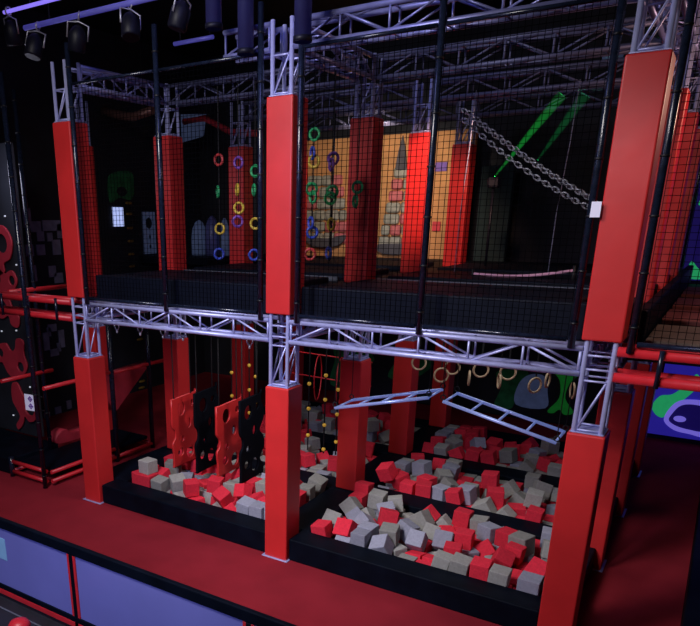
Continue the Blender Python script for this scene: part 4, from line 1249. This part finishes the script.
# ------------------------------------------------------------------ upper deck contents
for lbl, b in (('black deck mat along the front of the upper left bay', (.2, 3.2, .3, 1.7)), ('black deck mat along the front of the upper right bay', (3.8, 6.7, .3, 1.7)),
               ('black deck mat in the second upper left bay', (.2, 3.2, 2.35, 3.8)), ('black deck mat in the second upper right bay', (3.8, 6.7, 2.35, 3.8)),
               ('black deck mat in the rear upper left bay', (.2, 3.2, 4.4, 5.9)), ('black deck mat in the rear upper right bay', (3.8, 6.7, 4.4, 5.9))):
    o = MB().box(*b, 3.47, 3.55, .02, 3).build('deck_mat', 'deck'); tag(o, lbl, 'mat', 'black mats on the upper deck')
for lbl, b in (('thin grey edging strip at the front of the upper left mat', (.2, 3.2, .24, .275)), ('thin grey edging strip at the front of the upper right mat', (3.8, 6.7, .24, .275)),
               ('thin grey edging strip behind the upper left mat', (.2, 3.2, 1.86, 1.875)), ('thin grey edging strip behind the upper right mat', (3.8, 6.7, 1.98, 2.02))):
    if 'behind' in lbl and 'left' in lbl: b = (.3, 3.2, 1.96, 2.0)
    o = MB().box(*b, 3.47, 3.535, .004, 1).build('edging_strip', 'deck_edge'); tag(o, lbl, 'strip', 'edging strips on the upper deck')

# strings of coloured rings
def ring_string(label, x, y, rings):
    t = thing('ring_string', label, 'ring rope', (x, y, 0), 'hanging strings of coloured rings')
    zb = min(z for z, m in rings) - .1
    MB().tube((0, 0, zb), (0, 0, 6.05), .009, 6).build('rope', 'rope', t)
    for i, (z, m) in enumerate(rings):
        MB().torus((.012 * (-1) ** i, -.015, z), (math.sin(i * 1.7) * .9, 1, 0), .068, .019, 20, 8).build('ring', m, t)
    return t
ring_string('string with a red ring over a green ring, left of the far red column', 1.65, 1.2, ((5.12, 'ringred'), (4.70, 'ringgreen'), (4.2, 'ringyellow'), (3.85, 'ringblue')))
ring_string('string of purple and yellow rings in front of the far red column', 1.99, 1.2, ((5.07, 'ringpurple'), (4.72, 'ringyellow'), (4.48, 'ringyellow'), (4.3, 'ringpurple')))
ring_string('string of green and yellow rings beside the middle front column, left side', 2.27, 1.2, ((4.95, 'ringgreen'), (4.71, 'ringgreen'), (4.27, 'ringyellow'), (3.85, 'ringblue')))
ring_string('string of blue and green rings just right of the middle front column', 3.18, 1.2, ((5.35, 'ringgreen'), (5.13, 'ringblue'), (5.03, 'ringyellow'), (4.70, 'ringgreen'), (4.60, 'ringgreen'), (4.28, 'ringblue'), (4.16, 'ringblue'), (3.88, 'ringred')))
ring_string('string of purple and green rings second from the middle front column', 3.46, 1.2, ((5.05, 'ringpurple'), (4.98, 'ringpurple'), (4.66, 'ringgreen'), (4.58, 'ringgreen'), (4.26, 'ringyellow'), (3.9, 'ringblue')))
ring_string('short string of green rings in front of the orange wall', 3.62, 1.6, ((4.72, 'ringgreen'), (4.55, 'ringgreen')))

# orange climbing wall far back
t = thing('orange_wall', 'orange lit climbing wall with a painted stone tower at the back of the deck', 'climbing wall', (0, 8.2, 3.47))
MB().box(-1.2, 3.05, 0, .15, 0, 2.62, .02).build('panel', 'orange', t)
rnd = random.Random(3)
for (x0, x1, z0, z1, n, dome) in ((1.02, 1.9, .25, 1.95, 7, True), (-1.1, .25, .30, 1.85, 6, False)):
    for k in range(n):
        za, zb2 = z0 + (z1 - z0) * k / n, z0 + (z1 - z0) * (k + 1) / n
        cx, hw = (x0 + x1) / 2, (x1 - x0) / 2 * ((1 - .105 * k) if dome else (1 - .06 * k))
        x = cx - hw
        while x < cx + hw - .05:
            w = min(rnd.uniform(.22, .42), cx + hw - x)
            MB().box(x + .01, x + w - .01, -.05, .01, za + .015, zb2 - .01, .055, 3).build('stone', 'stone_pink' if rnd.random() < .42 else 'stone', t); x += w
flat('spire', [(1.33, 1.9), (1.46, 1.86), (1.60, 1.9), (1.55, 2.25), (1.46, 2.58), (1.38, 2.25)], [], .06, 'slate', 'xz', -.02, t)
flat('boat', smooth([(1.0, .30), (1.15, .10), (1.7, .10), (1.95, .30)], 4), [], .07, 'slate', 'xz', -.04, t)
flat('hull', smooth([(-.95, .45), (-.6, .22), (.0, .26), (.2, .5), (-.3, .42)], 4), [], .07, 'slate', 'xz', -.07, t)
MB().box(2.24, 2.5, -.04, .01, 1.82, 2.0, .01).build('dark_square', 'purple', t)
MB().box(2.28, 2.46, -.04, .01, .60, .80, .01).build('red_square', 'redshape', t)

# pale soft bollards in the rear left of the deck
for i, (x, h, r, m) in enumerate(((-3.5, .85, .20, 'bluegrey'), (-3.08, .95, .19, 'uv_lilac'), (-2.69, .9, .12, 'bluegrey'))):
    o = MB().lathe((x, 7.2, 3.47), [(r, 0), (r, h * .5), (r * .85, h * .75), (r * .5, h * .93), (r * .1, h)], 18).build('soft_bollard', m if m != 'uv_lilac' else 'panel')
    tag(o, ('bluish grey rounded soft bollard at the rear of the deck, leftmost of three', 'lavender rounded soft bollard at the rear of the deck', 'slim bluish soft bollard beside the far red column')[i], 'bollard', 'soft bollards on the deck')
# green round net cushion
o = flat('green_panel', smooth([(5.15, 5.0), (5.2, 5.3), (5.5, 5.42), (5.95, 5.42), (6.02, 5.1), (5.9, 4.8), (5.5, 4.84), (5.2, 4.72)], 4), [circ(5.6, 4.98, .14, 16, 1.4, .8)], .04, 'green_dim', 'yz', XL + .03); tag(o, 'dim green rounded wall board high on the left wall above the lit screen', 'wall board')
# copper-coloured ceiling duct
o = MB().path([(-4.4, 5.0, 6.66), (-3.9, 5.0, 6.52), (-3.5, 5.0, 6.46), (-2.9, 5.0, 6.55)], .09, 12).build('air_duct', 'copper'); tag(o, 'copper-coloured duct hanging under the ceiling at the upper left', 'duct')
for x in (-3.9, -3.2): MB().tube((x, 5.0, 6.5), (x, 5.0, ZC), .008, 6).build('hanger', 'black', o)
o = flat('blue_banner', [(-4.3, 6.2), (-3.6, 6.3), (-3.5, 6.8), (-4.3, 6.85)], [], .03, 'bluegrey', 'xz', 7.6); tag(o, 'dim blue banner under the duct at the upper left', 'banner')
for x in (-4.2, -3.55): MB().tube((x, 7.6, 6.75), (x, 7.6, ZC), .008, 6).build('cord', 'black', o)
o = MB().path([(-2.9, 6.0, 6.42), (-2.3, 6.0, 6.45), (-1.6, 6.0, 6.12), (-.9, 6.0, 6.05)], .07, 10).build('roof_tube', 'redshape'); tag(o, 'dim red padded roof tube behind the upper left net', 'tube')

for lbl, x, y in (('thin black pole with pale glints behind the upper left net, nearer the left column', .47, 5.29), ('thin black pole with pale glints left of the far red column', 1.1, 5.67)):
    make_pole(lbl, x, y, 3.55, 6.3, .022)
o = MB().box(3.3, 3.94, 8.0, 8.06, 3.47, 5.35, .01).build('teal_panel', 'teal'); tag(o, 'dark teal panel standing behind the green light beams', 'panel')
# sagging chain net and pink rope bridge in the right bay
def chain(parent, a, b, sag, n):
    mb = MB(); a, b = Vector(a), Vector(b)
    for i in range(n):
        f = (i + .5) / n; p = a.lerp(b, f) - Vector((0, 0, sag * 4 * f * (1 - f)))
        d = (b - a).normalized(); u, v = frame(d); side = u if i % 2 else v
        L_ = (b - a).length / n * .72
        mb.path([p + d * math.cos(k * PI / 5) * L_ + side * math.sin(k * PI / 5) * L_ * .5 for k in range(10)], .010, 5, True)
    mb.build('chain', 'chain', parent)
t = thing('chain_bridge', 'sagging grey chain bridge crossing behind the upper right net', 'chain bridge', (0, 0, 0))
for dy in (0, .22): chain(t, (4.74, 2.2 + dy, 5.62), (6.40, 2.2 + dy, 4.52), .05, 32)
for dz, dy in ((-.10, .05),): chain(t, (4.74, 2.2 + dy, 5.62 + dz), (6.40, 2.2 + dy, 4.52 + dz), .08, 28)
t = thing('rope_bridge', 'pink-lit rope beam stretched low across the upper right bay', 'rope bridge', (0, 0, 0))
MB().path([(4.86 + 1.32 * i / 12, 2.9, 3.585 - .05 * math.sin(PI * i / 12) + .09 * i / 12) for i in range(13)], .018, 8).build('beam', 'pink', t)
for x, z in ((4.86, 3.57), (6.18, 3.66)): MB().tube((x, 2.9, 3.5), (x, 2.9, z + .08), .02, 8).build('post', 'black', t)
for x, n in ((4.36, 'left'), (5.72, 'right')):
    o = thing('hanging_cable', 'thin pale cable hanging in the upper right bay, %s one' % n, 'cable', (x, 3.6, 3.5), 'hanging cables')
    MB().path([(0, 0, 0), (.01, 0, .9), (.06, 0, 1.8), (.08, 0, 2.55)], .007, 6).build('cable', 'greypatch', o)
# green light beams in the haze, with their projector
t = thing('beam_projector', 'small black projector on the rear deck throwing two green beams', 'projector', (4.37, 5.2, 4.91))
MB().box(-.09, .09, -.1, .1, -.1, .06, .02).build('housing', 'lamp', t)
MB().tube((0, 0, -1.36), (0, 0, -.1), .022, 8).build('stand', 'lamp', t)
MB().tube((0, 0, .08), (.89, 0, 1.21), .014, 14, .085).build('beam', 'beam', t)
MB().tube((.65, 0, .30), (1.22, 0, 1.18), .014, 14, .09).build('beam', 'beam2', t)

# ------------------------------------------------------------------ right side: aisle deck, murals
o = MB().box(7.21, 7.31, .3, 8.2, 3.17, 3.50, .02).build('gallery_kerb', 'vinyl'); tag(o, 'long black kerb along the left edge of the right gallery deck', 'kerb')
struct('floor_gallery', MB().box(7.21, 10.9, .15, 8.2, 3.05, 3.17, .01), 'deck')
for i, (y0, y1, m) in enumerate(((.22, 1.5, 'tan'), (1.95, 3.0, 'brown'), (3.5, 4.6, 'brown'), (5.2, 6.6, 'brown'))):
    o = MB().box(7.33, 10.8, y0, y1, 3.17, 3.24, .015).build('gallery_mat', m)
    tag(o, ('brownish mat at the front of the right gallery deck', 'dim red mat second on the right gallery deck', 'dim red mat third on the right gallery deck', 'dim red mat at the back of the right gallery deck')[i], 'mat', 'mats on the right gallery')
make_pole('thin black pole with a pale edge beside the upper blue mural', 7.12, 8.0, 3.47, 6.4, .03)

t = thing('lower_mural', 'blue glowing wall mural with green and lilac shapes at the end of the aisle', 'mural', (7.0, 8.55, 0))
MB().box(.0, 3.4, 0, .06, .13, 2.75).build('panel', 'uv_blue', t)
flat('green_shape', smooth([(.06, .71), (.17, .93), (.38, 1.0), (.60, 1.26), (.70, 1.44), (.80, 1.30), (.70, 1.08), (.46, .76), (.36, .62), (.28, .50), (.15, .55)], 5), [], .03, 'uv_green', 'xz', -.02, t)
oval = [(.40, .46), (.44, .62), (.54, .78), (.70, .84), (.95, .82), (1.2, .7), (1.25, .45), (1.0, .32), (.80, .32), (.56, .36)]
flat('lilac_outline', smooth([(.32, .44), (.35, .66), (.48, .86), (.68, .93), (1.0, .92), (1.32, .74), (1.34, .40), (1.05, .22), (.80, .24), (.52, .28)], 6), [smooth(oval, 6)], .03, 'uv_lilac', 'xz', -.03, t)
flat('dark_oval', smooth(oval, 6), [], .02, 'uv_dark', 'xz', -.012, t)
flat('lilac_spot', circ(.58, .52, .09, 20, 1.2, .65), [], .03, 'uv_lilac', 'xz', -.04, t)
t = thing('upper_mural', 'blue mural with green shapes above the aisle at the far right', 'mural', (7.0, 8.55, 0))
MB().box(.12, 3.4, 0, .06, 3.2, 6.2).build('panel', 'uv_dark', t)
flat('green_shape', smooth([(.22, 3.26), (.24, 3.55), (.38, 3.42), (.52, 3.36), (.5, 3.24)], 4), [], .03, 'uv_green', 'xz', -.02, t)
flat('green_leaf', smooth([(.18, 4.55), (.3, 4.72), (.6, 4.66), (.55, 4.5)], 4), [], .03, 'uv_green', 'xz', -.02, t)
flat('lilac_stripe', [(.5, 3.24), (.8, 3.24), (1.2, 4.3), (1.0, 4.4)], [], .03, 'uv_lilac', 'xz', -.02, t)
flat('lilac_cloud', smooth([(.3, 4.8), (.35, 5.2), (.6, 5.3), (.7, 4.9), (.5, 4.75)], 4), [], .03, 'uv_lilac', 'xz', -.02, t)

t = thing('jungle_mural', 'dark wall mural with glowing green shapes behind the right foam pits', 'mural', (0, 8.6, 0))
MB().box(-.4, 6.9, 0, .06, .05, 2.9).build('panel', 'wall', t)
flat('green_hourglass', smooth([(5.1, .30), (5.3, .62), (5.26, 1.0), (5.12, 1.2), (5.62, 1.22), (5.46, .95), (5.42, .62), (5.62, .34), (5.45, .26), (5.34, .36), (5.22, .26)], 4), [], .03, 'green', 'xz', -.02, t)
flat('green_plant', smooth([(3.95, .25), (4.05, .7), (3.9, 1.0), (4.2, 1.15), (4.5, 1.2), (4.6, 1.0), (4.4, .8), (4.35, .25)], 4), [], .03, 'green_dim', 'xz', -.02, t)
flat('blue_dome', smooth([(4.42, .35), (4.42, .8), (4.62, 1.05), (4.95, 1.05), (5.05, .7), (5.05, .35)], 4), [], .03, 'bluegrey', 'xz', -.04, t)
flat('green_fern', smooth([(-.3, .2), (-.2, .9), (-.35, 1.4), (.1, 1.2), (.5, 1.3), (.9, 1.0), (.6, .6), (.5, .2)], 4), [], .03, 'green_dim', 'xz', -.02, t)
flat('blue_bird', smooth([(.0, .75), (.3, 1.0), (.55, .85), (.75, 1.0), (.7, .6), (.3, .55)], 4), [], .03, 'bluegrey', 'xz', -.05, t)
flat('green_leaf', smooth([(1.3, .6), (1.6, 1.1), (2.2, 1.3), (2.4, 1.0), (1.9, .6)], 4), [], .03, 'green_dim', 'xz', -.02, t)

# ------------------------------------------------------------------ front barrier with lavender panels
YBAR = -2.85
t = thing('barrier', 'black barrier with red trims and lavender panels along the front walkway', 'barrier', (0, YBAR, 0))
MB().box(-4.4, 10, -.03, .03, .965, 1.085, .012).build('top_rail', 'vinyl', t)
MB().box(-4.4, 10, -.03, .03, .135, .20, .008).build('bottom_rail', 'vinyl', t)
MB().box(-4.4, 10, -.028, .02, .06, .13, .006).build('red_skirt', 'tube_red', t)
px = [-4.4 + .0, -1.95, .345, 2.64, 4.935, 7.23, 9.5]
for a, b in zip(px, px[1:]):
    MB().box(a + .06, b - .06, -.012, .012, .20, .965).build('panel', 'panel', t)
    for x in (a + .045, b - .045): MB().box(x - .02, x + .02, -.024, .024, .20, .965, .004, 1).build('red_trim', 'tube_red', t)
for x in px: MB().box(x - .03, x + .03, -.028, .028, 0, .965, .005, 1).build('post', 'vinyl', t)
o = MB().box(1.36, 1.50, YBAR - .016, YBAR - .0125, .55, .83).build('sheen', 'cyan'); tag(o, 'pale cyan card standing in for a reflection on the barrier panel at the left edge', 'sheen')  # reflected light on the panel, built as a thin coloured plate
t = thing('padded_bollard', 'red domed padded bollard on the black floor in front of the barrier', 'bollard', (2.36, -3.4, 0))
MB().lathe((0, 0, 0), [(.10, 0), (.10, .24)], 20).build('body', 'vinyl', t)
MB().lathe((0, 0, .24), [(.112, 0), (.115, .05), (.09, .09), (.05, .108), (.01, .115)], 20).build('cap', 'tube_red', t)

# ------------------------------------------------------------------ ceiling pipes and lamps
def bar(label, x0, x1, y, z, m, r=.03):
    o = MB().tube((x0, y, z), (x1, y, z), r, 10).build('lighting_bar', m); tag(o, label, 'bar', 'lighting bars under the ceiling')
    for f in (.12, .88): MB().tube((x0 + (x1 - x0) * f, y + .043, z), (x0 + (x1 - x0) * f, y + .043, ZC), .010, 6).build('drop_rod', 'black', o)
    return o
bar('upper violet-lit lighting bar at the top left', -1.0, 3.2, -.12, 7.03, 'violet_tube', .024)
bar('lower blue lighting bar at the top left', -.60, 3.2, -.12, 6.79, 'bluepipe', .034)
bar('dim blue lighting bar above the second row', .2, .95, 2.05, 6.88, 'bluepipe')
def lamp(label, x, y, z, rot):
    t = thing('stage_lamp', label, 'lamp', (x, y, z), 'stage lamps under the ceiling', rot)
    MB().lathe((0, 0, -.36), [(.10, 0), (.115, .02), (.115, .20), (.07, .27), (.03, .30)], 18).build('housing', 'lamp', t)
    mb = MB(); mb.path([(-.13, 0, -.22), (-.13, 0, -.05), (0, 0, -.02), (.13, 0, -.05), (.13, 0, -.22)], .012, 6); mb.torus((0, 0, .04), (1, 0, 0), .05, .012, 12, 6)
    mb.build('bracket', 'chain', t)
    return t
for i, (x, y, z) in enumerate(((-.9, -.12, 6.99), (-.35, -.12, 6.74), (.45, -.12, 6.74), (1.35, -.12, 6.74), (2.2, -.12, 6.74), (5.25, -.38, 6.62))):
    lamp('black stage lamp on the ceiling bar, %s' % ('leftmost', 'second from left', 'third from left', 'fourth from left', 'fifth from left', 'hung from the right roof truss')[i], x, y, z, (R(15 * (-1) ** i), R(10), .4 * i))
for i, (x, y, z0) in enumerate(((2.85, -.45, 6.25), (3.16, -.3, 6.0), (3.98, -.5, 5.98))):
    t = thing('hanging_duct', ('dark blue-lit hanging duct above the front left net, left one', 'dark blue-lit hanging duct just left of the middle roof truss', 'dark hanging duct in front of the right roof truss')[i], 'duct', (x, y, z0), 'dark ducts under the ceiling')
    MB().tube((0, 0, 0), (0, 0, ZC - z0), .085, 16).build('tube', 'duct_blue', t)
    MB().tube((0, 0, 0), (0, 0, .05), .095, 16).build('collar', 'lamp', t)
bar('violet lit bar at the top right corner', 7.6, 9.5, 1.5, 6.85, 'violet_tube', .02)
for i, (x, z) in enumerate(((5.7, 6.8),)):
    o = MB().ball((x, 6.4, z), .16, (1, 1, .8)).build('globe_lamp', 'bluegrey'); tag(o, 'dim round lamp among the rear roof trusses', 'lamp')
    # its drop rod
    MB().tube((x, 6.4, z + .1), (x, 6.4, ZC), .012, 6).build('rod', 'lamp', o)

# ------------------------------------------------------------------ lights
def area(name, loc, target, size, power, col, spread=180):
    d = bpy.data.lights.new(name, 'AREA'); d.energy = power; d.size = size; d.color = col; d.spread = R(spread)
    o = bpy.data.objects.new(name, d); COL.objects.link(o); o.location = loc
    o.rotation_euler = (Vector(target) - Vector(loc)).to_track_quat('-Z', 'Y').to_euler(); return o
def spot(name, loc, target, power, col, ang=50, blend=.6, r=.15):
    d = bpy.data.lights.new(name, 'SPOT'); d.energy = power; d.color = col; d.spot_size = R(ang); d.spot_blend = blend; d.shadow_soft_size = r
    o = bpy.data.objects.new(name, d); COL.objects.link(o); o.location = loc
    o.rotation_euler = (Vector(target) - Vector(loc)).to_track_quat('-Z', 'Y').to_euler(); return o
def point(name, loc, power, col, r=.2):
    d = bpy.data.lights.new(name, 'POINT'); d.energy = power; d.color = col; d.shadow_soft_size = r
    o = bpy.data.objects.new(name, d); COL.objects.link(o); o.location = loc; return o
area('key_light', (2.8, -5.6, 8.0), (3.4, .2, 1.2), 2.0, 290, (1.0, .95, .95), 115)
spot('right_column_light', (5.2, -7.5, 7.2), (6.9, 0, 3.4), 760, (1.0, .92, 1.0), 26, .5, .4)
spot('middle_column_light', (3.6, -8.0, 7.0), (4.0, .2, .4), 950, (1.0, .95, .97), 26, .7, .4)
area('barrier_light', (4.5, -9.5, 5.5), (2.5, -2.8, .5), 1.5, 55, (.45, .48, 1.0), 80)
area('pit_fill', (5.2, 2.6, 3.18), (5.2, 2.8, 0), 2.0, 17, (.95, .95, 1.0))  # added fill under the deck to lift the foam, no visible fitting
area('pit_fill_left', (1.7, 2.4, 3.18), (1.8, 2.6, 0), 1.6, 15, (.95, .95, 1.0))  # second added fill, for the left pits
spot('warm_wall_light', (1.9, 5.4, 5.9), (.9, 8.2, 4.7), 300, (1., .78, .58), 100)
spot('warm_column_light', (4.7, 2.4, 5.9), (3.6, 4.6, 4.6), 480, (1., .58, .42), 50)
point('roof_blue', (3.5, -1.6, 7.4), 46, (.28, .30, 1.0), .4)
point('roof_blue_back', (3.0, 3.5, 7.2), 9, (.3, .36, 1.0), .5)
area('truss_wash', (3.2, -3.2, 5.2), (3.5, 0, 3.0), .8, 24, (.45, .48, 1.0), 140)
spot('board_fill', (3.3, .45, 3.0), (1.3, 1.2, 1.0), 85, (1., .9, .9), 75, .6, .1)  # added spot to brighten the holed boards, no real lamp there
point('mural_uv', (8.2, 7.4, 2.3), 10, (.25, .15, 1.0), .3)
point('gallery_warm', (8.6, 1.8, 5.6), 85, (1., .6, .45), .3)
point('left_wall_light', (-2.5, .55, 5.0), 30, (.75, .75, 1.0), .4)

w = bpy.data.worlds.new('hall_world'); scene.world = w; w.use_nodes = True
bg = w.node_tree.nodes['Background']; bg.inputs[0].default_value = (.10, .12, .25, 1); bg.inputs[1].default_value = .05
scene.view_settings.view_transform = 'Standard'
scene.view_settings.look = 'None'
scene.view_settings.exposure = 0
scene.cycles.max_bounces = 6
scene.cycles.use_denoising = True

# ------------------------------------------------------------------ camera
cd = bpy.data.cameras.new('camera'); cam = bpy.data.objects.new('camera', cd); COL.objects.link(cam)
cam.location = (7.872, -7.121, 4.321)
y, p, r = R(-34.462), R(-18.929), R(-.23)
fwd = Vector((math.sin(y) * math.cos(p), math.cos(y) * math.cos(p), math.sin(p)))
rt = Vector((math.cos(y), -math.sin(y), 0)); up = rt.cross(fwd)
rt2 = rt * math.cos(r) + up * math.sin(r); up2 = up * math.cos(r) - rt * math.sin(r)
cam.rotation_euler = Matrix((rt2, up2, -fwd)).transposed().to_euler()
cd.sensor_fit = 'HORIZONTAL'; cd.sensor_width = 36; cd.lens = 678.785 / 700 * 36
cd.shift_x = (350 - 249.794) / 700; cd.shift_y = (452.608 - 313) / 700
cd.clip_start = .05
scene.camera = cam
